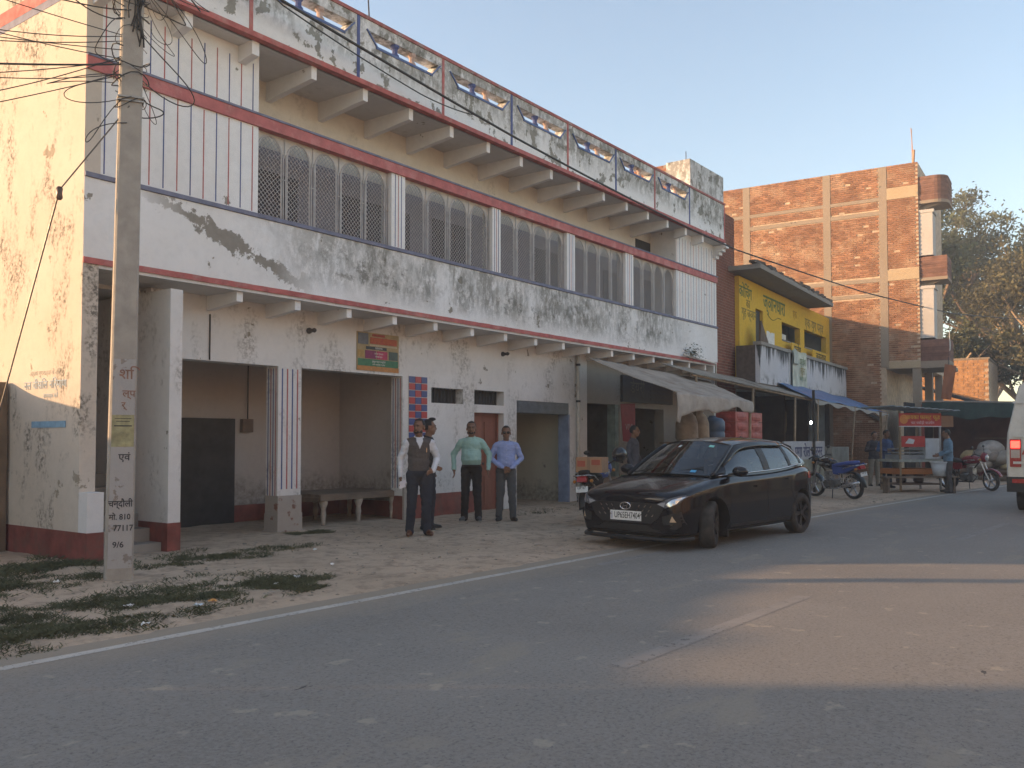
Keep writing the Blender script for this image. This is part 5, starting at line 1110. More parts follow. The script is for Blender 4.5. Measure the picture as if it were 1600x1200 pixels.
    # s cuts:  A-pillar .. front glass .. B .. rear glass .. C strip .. quarter glass .. end
    for sg in (1,-1):
        q = MB(); fr = lambda s0, s1, t0, t1, nn=8: q.grid(lambda u, v: side(s0+(s1-s0)*u, t0+(t1-t0)*v, sg), nn, 3, thick=.02, tdir=(0,-sg,0))
        fr(0,1,-.04,.07,30); fr(0,1,.87,1.02,30); fr(.0,.115,.07,.87); fr(.895,1,.07,.87,5); q.build('pillar_frame', CARP, T, smooth='auto')
        for s0, s1 in ((.475,.535),(.745,.775)): q = MB(); q.grid(lambda u, v: side(s0+(s1-s0)*u, .05+.84*v, sg, .002), 3, 3, thick=.02, tdir=(0,-sg,0)); q.build('pillar', TRIM, T)
        for nm, s0, s1 in (('front_window',.115,.475),('rear_window',.535,.745),('quarter_window',.775,.895)):
            q = MB(); q.grid(lambda u, v: side(s0+(s1-s0)*u, .06+.82*v, sg, -.006), 8, 4); q.build(nm, GLASS, T, smooth=True)
        q = MB(); q.tube([side(s, .05, sg, .012) for s in [.06+.84*i/30 for i in range(31)]]+[side(.905+.012*i, .05+.30*i/2, sg, .012) for i in range(1,3)]+[side(.915, .55, sg, .012), side(.88,.86,sg,.012), side(.80,.90,sg,.012)], .008, 5); q.build('chrome_line', CHROME, T, smooth=True)
        q = MB(); q.grid(lambda u, v: side(.10+.66*u, .80+.20*v, sg, .022-.01*v), 24, 2, thick=.003, tdir=(0,-sg,0)); q.build('rain_visor', glass_mat('visor_tint', (.10,.10,.11), 1.5) if 'visor_tint' not in MATS else MATS['visor_tint'], T, smooth=True)
        # mirror
        mr = MB(); mr.ell((.70,sg*.965,1.03), (.085,.115,.075), nu=16, nv=10); mo = mr.build('mirror', CARP, T, smooth=True); mo_ = MB(); mo_.bar((.73,sg*.80,.985),(.71,sg*.9,1.0), .05, .03); mo_.build('mirror_stalk', TRIM, mo); mg = MB(); mg.ell((.635,sg*.97,1.03),(.008,.09,.058)); mg.build('mirror_glass', CHROME, mo)
    # windscreen, roof, rear screen
    def cross(a, b, t):      # across the car from right (-) to left (+), with crown
        return a
    wl_ = [(1.02,.70,.965),(.62,.64,1.20),(.25,.565,1.395)]
    def wind(u, v): 
        p = Vector(crv(wl_, v)); s = 2*u-1; return Vector((p.x+.11*(1-s*s), s*p.y, p.z+(.03+.035*v)*(1-s*s)))
    q = MB(); q.grid(wind, 14, 8); q.build('windscreen', GLASS, T, smooth=True)
    for sg in (0,1): q = MB(); q.tube([wind(sg, v/8)+Vector((.0,(.012 if sg else -.012),.004)) for v in range(9)], .028, 6); q.build('a_pillar', CARP, T, smooth=True)
    rl = [(.25,.565,1.395),(.05,.572,1.425),(-.35,.575,1.458),(-.85,.57,1.455),(-1.32,.555,1.425),(-1.62,.545,1.375)]
    def roof(u, v): p = Vector(crv(rl, v)); s = 2*u-1; e = (.11 if v < .05 else .11*(1-v*3) if v < .33 else 0); return Vector((p.x+max(0,e)*(1-s*s), s*(p.y+.02), p.z+(.065-.015*v)*(1-s**4)-.004*abs(s)))
    q = MB(); q.grid(roof, 16, 20, thick=.02); q.build('roof', CARP, T, smooth='auto')
    bl_ = [(-1.60,.55,1.38),(-1.74,.60,1.23),(-1.90,.68,1.075)]
    q = MB(); q.grid(lambda u, v: (lambda p, s: Vector((p.x-.08*(1-s*s), s*p.y, p.z+.02*(1-s*s))))(Vector(crv(bl_, v)), 2*u-1), 10, 5); q.build('rear_screen', GLASS, T, smooth=True)
    # stickers on the windscreen, wipers, dashboard, seats, steering wheel
    for (u, v, w, c) in ((.80,.82,.05,(.25,.60,.52)),(.80,.12,.05,(.08,.35,.60)),(.38,.78,.035,(.50,.55,.52))):
        q = MB(); q.grid(lambda a, b: wind(u+w*(a-.5)*1.2, v+.07*(b-.5))-Vector((-.004,0,-.004)), 4, 2); q.build('sticker', mat('sticker%.2f'%c[0], c, .5), T)
    INT = mat('car_interior', (.045,.043,.042), .8, .2, 6)
    q = MB(); q.box(.72,1.0,-.62,.62,.80,.985); q.build('dashboard', INT, T); q = MB(); q.lathe([(.165,-.012),(.185,0),(.165,.012)], (0,0,0), 2, 20, closed=True); q.v = [tuple(Matrix.Rotation(R(-60),3,'Y') @ Vector(v)+Vector((.58,-.36,1.0))) for v in q.v]; q.build('steering_wheel', INT, T)
    for x, yy in ((.05,.36),(.05,-.36),(-.95,.36),(-.95,-.36)):
        q = MB(); q.box(x-.2,x+.3,yy-.24,yy+.24,.5,.68); q.prism([(x-.22,.62),(x-.08,.66),(x-.22,1.18),(x-.32,1.16)], 1, yy-.23, yy+.23); q.prism([(x-.24,1.2),(x-.17,1.2),(x-.2,1.36),(x-.28,1.36)], 1, yy-.12, yy+.12); q.build('seat', INT, T)
    q = MB(); q.bar((.31,-.10,1.36),(.31,.10,1.36), .05, .06); q.build('rear_view_mirror', INT, T)
    for y0 in (-.55,.05): q = MB(); q.tube([(1.10,y0,1.0),(1.02,y0+.22,1.045),(.93,y0+.48,1.085)], .008, 5); q.build('wiper', TRIM, T)
    # wheels
    def wheel(x, y, sgn, st):
        w = bpy.data.objects.new('wheel', None); COL.objects.link(w); w.parent = T; w.location = (x,y,.318); w.rotation_euler = (0,0,st+(0 if sgn > 0 else math.pi))
        q = MB(); q.lathe([(.205,-.095),(.255,-.10),(.295,-.098),(.314,-.08),(.318,-.04),(.318,.04),(.314,.08),(.295,.098),(.255,.10),(.205,.095)], (0,0,0), 1, 40, closed=True); q.build('tyre', RUBBER, w, smooth=True)
        q = MB(); q.lathe([(.208,-.09),(.212,.088),(.200,.088),(.19,.03),(.05,.02),(.05,-.02),(.19,-.03)], (0,0,0), 1, 32, closed=True); q.build('rim', RIMD, w, smooth='auto')
        q = MB()
        for k in range(5):
            a = 2*math.pi*k/5
            for d in (-.13,.13): q.bar((.03*math.cos(a),.070,.03*math.sin(a)), (.198*math.cos(a+d),.082,.198*math.sin(a+d)), .03, .022, up=(0,1,0))
        q.lathe([(.0,.088),(.045,.088),(.05,.07),(.05,.03)], (0,0,0), 1, 16); q.build('spokes', RIMD, w)
        return w
    wheel(1.21,.775,1,steer); wheel(1.21,-.775,-1,steer); wheel(-1.37,.775,1,0); wheel(-1.37,-.775,-1,0)
    q = MB(); q.tube([(1.70,-.85,.17),(1.86,-.81,.165),(1.98,-.73,.16),(2.04,-.5,.16),(2.055,0,.16),(2.04,.5,.16),(1.98,.73,.16),(1.86,.81,.165),(1.70,.85,.17)], .03, 6); q.build('splitter', TRIM, T, smooth=True)
    q = MB(); q.box(.80,.84,.60,.84,.12,.40); q.build('mud_flap', TRIM, T)
    q = MB(); q.tube([(-.95,0,1.50),(-1.02,0,1.515),(-1.12,0,1.51)], [.012,.02,.004], 6); q.build('aerial', TRIM, T)
    return T
CAR = hatchback('parked_car', 'shiny black hatchback parked at the road edge with its front wheels turned', (12.9,5.78,.012), R(173.5), R(24))
CAR.scale = (1.045,1.0,1.0)
# ================================================================== motorcycles
def motorcycle(name, label, loc, rz, tank, seatm, panel, lean=R(-6), steer=0, plate=True, sd=-1):
    T = thing(name, label, 'motorcycle', loc, rz, 'motorcycles parked along the street'); T.rotation_euler = (lean, 0, rz)
    ENG = mat('engine_grey', (.16,.155,.15), .5, .25, 9, metal=.4); BLK = mat('bike_black', (.02,.02,.02), .4, .2, 9); SIL = mat('bike_silver', (.42,.42,.43), .3, .1, 9, metal=.8)
    def wheel(x, st=0, nsp=5):
        w = bpy.data.objects.new('wheel', None); COL.objects.link(w); w.parent = T; w.location = (x,0,.30); w.rotation_euler = (0,0,st)
        q = MB(); q.lathe([(.235,-.035),(.27,-.05),(.297,-.03),(.302,0),(.297,.03),(.27,.05),(.235,.035)], (0,0,0), 1, 36, closed=True); q.build('tyre', RUBBER, w, smooth=True)
        q = MB(); q.lathe([(.238,-.03),(.238,.03),(.218,.028),(.218,-.028)], (0,0,0), 1, 36, closed=True); q.lathe([(.0,-.045),(.05,-.045),(.05,.045),(.0,.045)], (0,0,0), 1, 14)
        for k in range(nsp): a = 2*math.pi*k/nsp+.3; q.bar((.04*math.cos(a),0,.04*math.sin(a)), (.225*math.cos(a+.18),0,.225*math.sin(a+.18)), .035, .022, up=(0,1,0))
        q.build('rim', SIL, w)
    wheel(.65, steer); wheel(-.62)
    q = MB(); q.tube([(.38,0,.86),(.15,0,.60),(.0,0,.35),(-.25,0,.30),(-.30,0,.62),(-.75,0,.80)], .022, 6)
    for s in (-1,1): q.tube([(.34,0,.80),(-.1,s*.07,.74),(-.35,s*.09,.70),(-.82,s*.08,.80)], .016, 6); q.bar((-.25,s*.10,.32),(-.62,s*.09,.30), .035)
    q.build('frame', BLK, T)
    q = MB()
    for s in (-1,1): q.tube([(.40,s*.08,.92),(.52,s*.08,.60),(.65,s*.075,.30)], [.022,.022,.028], 8)
    q.tube([(.38,-.1,.9),(.38,.1,.9)], .025, 6); q.build('fork', SIL, T)
    q = MB(); q.grid(lambda u, v: (.65+.33*math.cos(R(20)+R(140)*u), .07*(2*v-1), .30+.33*math.sin(R(20)+R(140)*u)+.012*(1-(2*v-1)**2)), 14, 4, thick=.006); q.build('front_mudguard', tank, T, smooth=True)
    q = MB(); q.grid(lambda u, v: (-.62+.34*math.cos(R(70)+R(115)*u), .085*(2*v-1), .32+.34*math.sin(R(70)+R(115)*u)+.012*(1-(2*v-1)**2)), 14, 4, thick=.006); q.build('rear_mudguard', BLK, T, smooth=True)
    q = MB(); q.ell((.12,0,.87), (.31,.145,.135), nu=22, nv=14); q.v = [(x, y*(1.0 if x > -.05 else .75), z if z > .80 else .80+(z-.80)*.5) for x, y, z in q.v]; tk = q.build('tank', tank, T, smooth=True)
    q = MB(); q.lathe([(.04,0),(.045,.02),(.0,.03)], (.16,0,.995), 2, 12); q.build('filler_cap', SIL, tk)
    for s in (-1,1): q = MB(); q.prism([(.30,.86),(-.05,.84),(-.02,.88),(.28,.92)], 1, s*.138-.004, s*.138+.004); q.build('tank_stripe', SIL, tk)
    q = MB(); q.grid(lambda u, v: (-.10-.72*u, (.12-.02*u)*(2*v-1)*(1-.1*math.cos(u*6)), .845+.05*math.sin(u*2.6)+.06*u*u+.02*(1-(2*v-1)**4)), 14, 6, thick=.08); q.build('seat', seatm, T, smooth=True)
    q = MB()
    for s in (-1,1): q.prism([(-.30,.60),(-.12,.62),(-.10,.80),(-.55,.80),(-.92,.90),(-.95,.84),(-.60,.70)], 1, s*.105-.008, s*.105+.008)
    q.build('side_panel', panel, T)
    q = MB(); q.box(-.18,.20,-.11,.11,.30,.46); q.lathe([(.10,-.15),(.11,-.12),(.11,.12),(.10,.15)], (-.08,0,.37), 1, 16); q.lathe([(.085,-.14),(.085,.14)], (.12,0,.36), 1, 14); q.build('engine', ENG, T)
    q = MB()
    for k in range(6): q.box(.02,.20,-.09,.09,.48+.035*k,.50+.035*k)
    q.box(.05,.17,-.07,.07,.46,.69); q.build('cylinder', SIL, T)
    q = MB(); q.tube([(.16,sd*.06,.48),(.30,sd*.09,.40),(.20,sd*.13,.26),(-.2,sd*.15,.26),(-.35,sd*.16,.30)], .02, 8); q.tube([(-.35,sd*.16,.30),(-.45,sd*.165,.33),(-.95,sd*.17,.44)], [.025,.045,.042], 10); q.build('exhaust', SIL if panel is not tank else BLK, T, smooth=True)
    q = MB(); q.tube([(.36,.36,1.03),(.35,.22,1.07),(.40,.06,1.0),(.40,-.06,1.0),(.35,-.22,1.07),(.36,-.36,1.03)], .013, 7); hb = q.build('handlebar', BLK, T, smooth=True)
    for s in (-1,1):
        q = MB(); q.tube([(.355,s*.25,1.06),(.36,s*.38,1.025)], .02, 8); q.build('grip', RUBBER, hb); q = MB(); q.tube([(.37,s*.22,1.07),(.34,s*.27,1.22)], .007, 5); q.ell((.33,s*.28,1.25), (.015,.06,.04)); q.build('mirror', BLK, hb, smooth=True)
        q = MB(); q.ell((.46,s*.16,.90), (.04,.03,.03)); q.build('indicator', mat('bike_amber', (.5,.2,.04), .3), T, smooth=True); q = MB(); q.ell((-.88,s*.15,.76), (.04,.03,.03)); q.build('indicator', mat('bike_amber', (.5,.2,.04), .3), T, smooth=True)
    q = MB(); q.ell((.50,0,.95), (.10,.12,.14), nu=16, nv=12); hd = q.build('headlamp_cowl', tank, T, smooth=True); q = MB(); q.ell((.565,0,.94), (.05,.09,.09)); q.build('lamp', mat('bike_lamp', (.5,.5,.48), .15, .1, 9, metal=.3), hd, smooth=True)
    q = MB(); q.prism([(-.83,.84),(-.95,.86),(-.98,.76),(-.90,.74)], 1, -.08, .08); q.build('tail_lamp', mat('bike_tail', (.38,.02,.02), .25, .1, 9), T)
    if plate: q = MB(); q.obox((-.985,0,.63), (.006,.21,.10), Matrix.Rotation(R(12),4,'Y')); p = q.build('number_plate', PLATE, T); text('UP 67', .06, mat('plate_ink', (.02,.02,.02), .6), p, frame((-.993,0,.655),(0,-1,0),(.2,0,1)), depth=.0006); text('7717', .05, MATS['plate_ink'], p, frame((-.9885,0,.605),(0,-1,0),(.2,0,1)), depth=.0006)
    q = MB()
    for s in (-1,1): q.tube([(-.45,s*.13,.76),(-.75,s*.17,.84),(-.98,s*.13,.86),(-1.0,0,.86)], .011, 6)
    q.build('grab_rail', SIL, T, smooth=True)
    q = MB(); q.tube([(-.35,.17,.60),(-.42,.18,.42),(-.72,.18,.42),(-.78,.17,.64),(-.35,.17,.64)], .012, 5)
    for k in range(5): q.tube([(-.42-.07*k,.175,.63),(-.44-.065*k,.18,.43)], .007, 4)
    q.tube([(-.38,.178,.53),(-.76,.178,.53)], .007, 4); q.build('saree_guard', SIL, T)
    q = MB(); q.tube([(-.08,.12,.30),(-.15,.26,.0)], .012, 5); q.build('side_stand', BLK, T)
    q = MB(); q.bar((.02,-.24,.30),(.02,.24,.30), .03); q.build('footrest', RUBBER, T)
    return T
BB = paint('bike_gloss_black', (.012,.012,.014)); BBL = mat('bike_blue', (.05,.09,.30), .35, .15, 6); BRD = mat('bike_maroon', (.22,.02,.03), .3, .15, 6); SEATB = mat('seat_black', (.02,.02,.02), .7, .2, 9); BSI = mat('bike_pale', (.30,.34,.42), .3, .1, 9)
motorcycle('motorcycle', 'black motorcycle seen from behind with a carton on its seat, half hidden by the car', (13.75,8.15,.03), R(14), BBL, SEATB, BB, R(-5))
motorcycle('motorcycle', 'black motorcycle with a blue seat standing side on beyond the parked car', (22.98,6.85,.03), R(63), BB, BBL, BBL, R(-7), R(10), True, 1)
motorcycle('motorcycle', 'maroon motorcycle standing beyond the food cart near the white van', (28.75,4.75,.03), R(248), BRD, SEATB, BRD, R(5), R(-18))
CB = thing('cardboard_carton', 'brown cardboard carton tied on the seat of the motorcycle behind the car', 'carton', (13.22,8.03,.93), R(14))
CARD = mat('cardboard', (.36,.21,.12), .85, .12, 6, .15)
q = MB(); q.box(-.20,.20,-.23,.23,0,.26); q.build('box', CARD, CB); q = MB(); q.box(-.203,.203,-.03,.03,-.002,.263); q.build('tape', mat('tape_brown', (.28,.17,.10), .4), CB)
q = MB(); q.box(-.203,-.2005,-.20,-.05,.13,.22); q.build('print', mat('print_red', (.40,.10,.06), .7), CB); q = MB(); q.box(-.203,-.2005,.06,.2,.10,.20); q.build('print', MATS['print_red'], CB)
HM = thing('helmet', 'black motorcycle helmet hung on the handlebar behind the car', 'helmet', (14.15,8.02,1.12))
q = MB(); q.ell((0,0,.10), (.155,.135,.14), nu=18, nv=12); q.build('shell', BB, HM, smooth=True); q = MB(); q.grid(lambda u, v: (.16*math.cos(R(-70)+R(140)*u), .14*math.sin(R(-70)+R(140)*u), .04+.10*v), 12, 3, thick=.006, tdir=(-1,0,0)); q.build('visor', mat('visor_dark', (.03,.03,.035), .1), HM, smooth=True)
# ------------------------------------------------------------------ white van leaving on the right
VN = thing('white_van', 'white minibus van driving off at the right edge with one tail lamp lit', 'van', (20.5,1.75,.02), R(-3))
VW = paint('van_white', (.55,.54,.50), .35, .4, .25); VG = mat('van_glass', (.06,.07,.075), .08, .1, 5); VR = mat('van_red', (.33,.02,.02), .25, .1, 6)
def vsec(z):     # half width by height
    return np.interp(z, [.42,.5,1.2,1.6,2.3,2.55,2.70,2.76], [.93,.96,.97,.95,.80,.74,.55,.2])
q = MB(); zz = [.42,.5,.8,1.2,1.6,2.0,2.3,2.45,2.55,2.64,2.70,2.76]; xv = [0,.03,.12,.5,1.5,3,4.2,4.7,4.95]
rows = []
for x in xv:
    k = 1-.03*(x < .02)-.0*(x); nose = 1 if x < 4.1 else 1-.12*(x-4.1); ring = []
    for z in zz: zt = z if x < 3.9 else .42+(z-.42)*(1-.38*min(1,(x-3.9)/1.0)**1.2); ring.append((x+(.10*max(0,(z-1.2))/1.5 if x < .3 else 0), vsec(z)*k*nose, zt))
    rows.append([(a,-b,c) for a,b,c in ring]+[(a,b,c) for a,b,c in ring[::-1]])
n = len(rows[0])
for r in rows: q.v += r
for i in range(len(rows)-1):
    for j in range(n): q.f.append((i*n+j,(i+1)*n+j,(i+1)*n+(j+1)%n,i*n+(j+1)%n)); q.m.append(0)
q.f.append(tuple(range(n))); q.m.append(0); q.f.append(tuple((len(rows)-1)*n+j for j in range(n))[::-1]); q.m.append(0)
vb = q.build('body', VW, VN, smooth='auto')
def vrear(y, z, o): return (.10*max(0,(z-1.2))/1.5-o-.002, y, z)
def vpanel(y0, y1, z0, z1, o, nm, m, parent=vb, t=.02):
    q = MB(); q.grid(lambda u, v: vrear(y0+(y1-y0)*u, z0+(z1-z0)*v, o), 3, 4, thick=t, tdir=(1,0,0)); return q.build(nm, m, parent)
for s in (1,-1):
    d = vpanel(s*.02 if s > 0 else -.66, .66 if s > 0 else -.02, .72, 2.48, .015, 'rear_door', VW); vpanel((.10 if s > 0 else -.56), (.56 if s > 0 else -.10), 1.5, 2.15, .022, 'window', VG, d)
    q = MB(); rr = [vrear(s*y, z, .028) for y, z in ((.09,1.49),(.57,1.49),(.57,2.16),(.09,2.16),(.09,1.49))]; q.tube(rr, .018, 6); q.build('window_seal', TRIM, d)
    for z in (.98,1.52,2.2): vpanel(min(s*.58,s*.84), max(s*.58,s*.84), z, z+.05, .03, 'hinge', VW, d)
    lamp = bpy.data.objects.new('tail_lamp', None); COL.objects.link(lamp); lamp.parent = vb
    vpanel(min(s*.70,s*.90), max(s*.70,s*.90), .92, 1.48, .02, 'housing', VR, lamp)
    vpanel(min(s*.72,s*.88), max(s*.72,s*.88), 1.30, 1.44, .028, 'brake_light', emit('brake_glow', (1,.04,.025), 2.6) if s > 0 else VR, lamp); vpanel(min(s*.72,s*.88), max(s*.72,s*.88), 1.10, 1.26, .028, 'indicator', mat('van_lamp_pale', (.42,.34,.30), .25), lamp)
    q = MB(); q.lathe([(.16,-.10),(.34,-.10),(.36,-.06),(.36,.06),(.34,.10),(.16,.10)], (.9,s*.80,.34), 1, 28); q.build('wheel', RUBBER, VN, smooth='auto'); q = MB(); q.lathe([(.16,-.10),(.34,-.10),(.36,-.06),(.36,.06),(.34,.10),(.16,.10)], (3.9,s*.80,.34), 1, 28); q.build('wheel', RUBBER, VN, smooth='auto')
    q = MB(); q.box(.9,3.6,s*.93-.01,s*.93+.01,1.55,2.1); q.build('side_window', VG, vb)
q = MB(); q.box(-.10,.12,-.95,.95,.42,.72); bp = q.build('bumper', TRIM, VN)
for s in (1,-1): q = MB(); q.box(-.112,-.10,min(s*.62,s*.85),max(s*.62,s*.85),.60,.68); q.build('reflector', VR, bp)
q = MB(); q.box(-.048,-.038,.05,.56,.80,.95); pl = q.build('number_plate', mat('plate_yellow', (.60,.38,.03), .5), VN); text('UP65', .11, MATS['plate_ink'], pl, frame((-.05,.3,.875),(0,-1,0),(0,0,1)), depth=.001)
text('A', .34, mat('van_letter', (.42,.06,.04), .5), VN, frame((-.02,.56,1.28),(0,-1,0),(0,0,1)), depth=.002, bold=.01)
vpanel(.02,.66,1.02,1.05,.03,'trim_strip',CHROME,vb)
q = MB(); q.box(.3,3.8,-.6,.6,2.76,2.92); q.build('roof_vent', VW, VN)
# ================================================================== people
def skin_m(name, c): return mat(name, c, .55, .08, 10, spec=.4)
def cloth_m(name, c, var=.12): return mat(name, c, .85, var, 7, .35, bscale=28)
def cap(mb, a, b, ra, rb, mi, n=12):
    """tapered capsule"""
    a, b = Vector(a), Vector(b); d = (b-a); L = d.length; d.normalize(); pts = []; rs = []
    for i in range(5): t = math.pi/2*i/4; pts.append(a-d*ra*math.cos(t)); rs.append(max(.0008, ra*math.sin(t)))
    for i in range(1,4): pts.append(a.lerp(b, i/4)); rs.append(ra+(rb-ra)*i/4)
    for i in range(5): t = math.pi/2*i/4; pts.append(b+d*rb*math.sin(t)); rs.append(max(.0008, rb*math.cos(t)))
    mb.tube(pts, rs, n, mi)
SKIN, SHIRT, TROU, SHOE, SOLE, VEST, BEARD = range(7)
def person(label, loc, face, h, cols, arms, stance=.10, head_yaw=0, head_tilt=0, vest=False, beard=True, hair='short', belly=0, name='person', vox=.0085, stride=0, group=None, sleeve=1.0, tuck=True, lod=1):
    """local frame: the person looks along -y, their left hand is at +x"""
    T = thing(name, label, 'person', loc, face, group); s = h/1.72
    parts = []      # (kind, a, b, ra, rb, material) used both for the surface and for colouring
    mb = MB()
    def C(a, b, ra, rb, m, n=12): cap(mb, Vector(a)*s, Vector(b)*s, ra*s, rb*s, m, n); parts.append((Vector(a)*s, Vector(b)*s, ra*s, rb*s, m))
    def E(c, r, m, M=None): mb.ell(Vector(c)*s, Vector(r)*s, M, 16, 10, m); c = Vector(c)*s; parts.append((c, c+Vector((0,0,.001)), min(r)*s, min(r)*s, m))
    # trunk
    tm = VEST if vest else SHIRT
    def ring_trunk():
        prof = [(.90,.150,.115),(.97,.165,.122),(1.05,.160+belly*.25,.118+belly*.55),(1.14,.160+belly*.2,.112+belly*.45),(1.24,.172,.112),(1.33,.180,.114),(1.385,.165,.102),(1.425,.11,.082),(1.45,.068,.06)]
        n = 20; base = len(mb.v)
        for z, rx, ry in prof:
            for j in range(n):
                a = 2*math.pi*j/n; fy = -(.35*belly if 1.0 < z < 1.2 else 0)
                mb.v.append((rx*s*math.cos(a), (ry*math.sin(a)+fy*.6)*s+.01*s, z*s))
        for i in range(len(prof)-1):
            for j in range(n): mb.f.append((base+i*n+j, base+i*n+(j+1)%n, base+(i+1)*n+(j+1)%n, base+(i+1)*n+j)); mb.m.append(tm)
        mb.f.append(tuple(base+j for j in range(n))[::-1]); mb.f.append(tuple(base+(len(prof)-1)*n+j for j in range(n))); mb.m += [tm, tm]
        for z0, z1 in ((.93,1.1),(1.1,1.25),(1.25,1.38)): parts.append((Vector((0,0,z0))*s, Vector((0,0,z1))*s, .15*s, .15*s, tm))
    ring_trunk()
    # legs
    for sg in (-1,1):
        hp = (sg*.088,.01,.90); kn = (sg*(.088+stance*.3), -.012+sg*stride*.4, .49); an = (sg*(.10+stance*.45), .02+sg*stride, .09)
        C(hp, kn, .100, .076, TROU); C(kn, an, .075, .062, TROU); C((an[0],an[1],.13), (an[0],an[1]-.005,.06), .066, .064, TROU)
        to = (an[0]+sg*.045, an[1]-.155, .035); C((an[0],an[1]+.035,.045), (an[0]+sg*.02,an[1]-.07,.045), .042, .042, SHOE); C((an[0]+sg*.02,an[1]-.07,.042), to, .043, .034, SHOE)
    E((0,.01,.92), (.155,.118,.10), TROU)
    # arms: each (elbow, wrist, finger direction, palm normal-ish thumb direction)
    for sg, (el, wr, fd, th) in zip((-1,1), arms):
        sh = (sg*.178,.01,1.362); am = SHIRT
        C((sg*.09,.01,1.405), sh, .052, .060, am if not vest else VEST); C(sh, el, .062, .052, am); C(el, wr, .050, .038, am if sleeve > .5 else SKIN)
        w = Vector(wr); f = Vector(fd).normalized(); t = Vector(th).normalized(); t = (t-f*t.dot(f)).normalized(); nrm = f.cross(t)
        pc = w+f*.055
        C(w, w+f*.03, .026, .027, SKIN); 
        for k in (-1,0,1): C(w+f*.03+t*.018*k, w+f*.085+t*.02*k, .016, .014, SKIN)
        curl = nrm*(-.35*sg)
        for k, (off, L) in enumerate(((.030,.070),(.011,.080),(-.009,.074),(-.028,.058))):
            b0 = w+f*.088+t*off; d1 = (f+curl*.7).normalized(); m1 = b0+d1*L*.5; d2 = (f*.75+curl*1.6).normalized(); C(b0, m1, .0095, .009, SKIN, 8); C(m1, m1+d2*L*.5, .009, .0075, SKIN, 8)
        tb = w+f*.03+t*.03; d1 = (f*.7+t*.75).normalized(); C(tb, tb+d1*.035, .0125, .0105, SKIN, 8); C(tb+d1*.035, tb+d1*.035+(f+t*.25+curl*.5).normalized()*.03, .0105, .0085, SKIN, 8)
    # neck and head
    HM_ = Matrix.Translation(Vector((0,-.012,1.482))*s) @ Matrix.Rotation(head_yaw, 4, 'Z') @ Matrix.Rotation(head_tilt, 4, 'X') @ Matrix.Scale(s*1.07, 4)
    C((0,.012,1.42), (0,-.005,1.52), .056, .053, SKIN)
    def HE(c, r, m, nu=16, nv=10):
        n0 = len(mb.v); mb.ell(c, r, None, nu, nv, m); mb.v[n0:] = [tuple(HM_ @ Vector(v)) for v in mb.v[n0:]]; cc = HM_ @ Vector(c); parts.append((cc, cc+Vector((0,0,.001)), min(r)*s*.95, min(r)*s*.95, m))
    HE((0,.012,.135), (.073,.092,.088), SKIN); HE((0,-.02,.075), (.060,.072,.075), SKIN); HE((0,-.045,.028), (.036,.036,.028), BEARD if beard else SKIN)
    HE((0,-.094,.092), (.013,.018,.022), SKIN, 8, 6); HE((0,-.089,.115), (.009,.012,.022), SKIN, 8, 6); HE((0,-.078,.142), (.045,.014,.012), SKIN, 10, 6)
    HE((0,-.082,.055), (.022,.012,.009), SKIN, 8, 6)
    for sg in (-1,1): HE((sg*.075,.012,.098), (.010,.020,.030), SKIN, 8, 6)
    if beard:
        HE((0,-.062,.038), (.040,.030,.026), BEARD, 10, 7)
        for sg in (-1,1): HE((sg*.048,-.028,.045), (.020,.034,.036), BEARD, 8, 6)
        HE((0,-.088,.069), (.026,.010,.007), BEARD, 8, 5)
    tmp = bpy.data.objects.new('tmp', mb.mesh('t')); COL.objects.link(tmp)
    rm = tmp.modifiers.new('r', 'REMESH'); rm.mode = 'VOXEL'; rm.voxel_size = vox*s; rm.adaptivity = 0
    sm = tmp.modifiers.new('s', 'SMOOTH'); sm.factor = .5; sm.iterations = 2
    me = ev_mesh(tmp); bpy.data.objects.remove(tmp)
    nP = len(me.polygons); ce = np.empty(nP*3); me.polygons.foreach_get('center', ce); ce = ce.reshape(-1,3)
    best = np.full(nP, 1e9); mi = np.zeros(nP, int)
    for a, b, ra, rb, m in parts:
        a_ = np.array(a); d = np.array(b)-a_; t = np.clip(((ce-a_)@d)/max(1e-9, d@d), 0, 1); ds = np.linalg.norm(ce-(a_+t[:,None]*d), axis=1)-(ra+(rb-ra)*t)
        k = ds < best; best[k] = ds[k]; mi[k] = m
    z = ce[:,2]/s; trunk = np.abs(ce[:,0])/s < .20
    lo = (mi == tm) & (z < (.955 if tuck else .86)) & trunk; mi[lo] = TROU
    if not tuck: mi[(mi == TROU) & (z > .86) & trunk] = tm
    mi[(mi == SHOE) & (z < .022)] = SOLE; mi[(z > 1.448) & (mi == tm) & (np.abs(ce[:,0])/s < .1)] = SKIN
    if vest: mi[(mi == VEST) & (np.abs(ce[:,0])/s > .178) & (z < 1.37)] = SHIRT
    if vest: k = (mi == VEST) & (np.abs(ce[:,0])/s < .05*np.clip((z-1.28)/.12,0,1)) & (ce[:,1] < 0) & (z > 1.26); mi[k] = SHIRT
    # cloth folds
    vv = np.empty(len(me.vertices)*3); me.vertices.foreach_get('co', vv); vv = vv.reshape(-1,3)
    iscl = np.zeros(len(vv), bool)
    for p in me.polygons:
        if mi[p.index] in (SHIRT, TROU, VEST):
            for i in p.vertices: iscl[i] = True
    for i in np.nonzero(iscl)[0]:
        p = Vector(vv[i]); w = noise.noise(Vector((p.x*9+loc[0], p.y*9, p.z*16)))*.010+noise.noise(Vector((p.x*20, p.y*20+loc[1], p.z*30)))*.005; nn = me.vertices[i].normal; vv[i] += np.array(nn)*w*s
    me.vertices.foreach_set('co', vv.ravel())
    me.materials.clear()
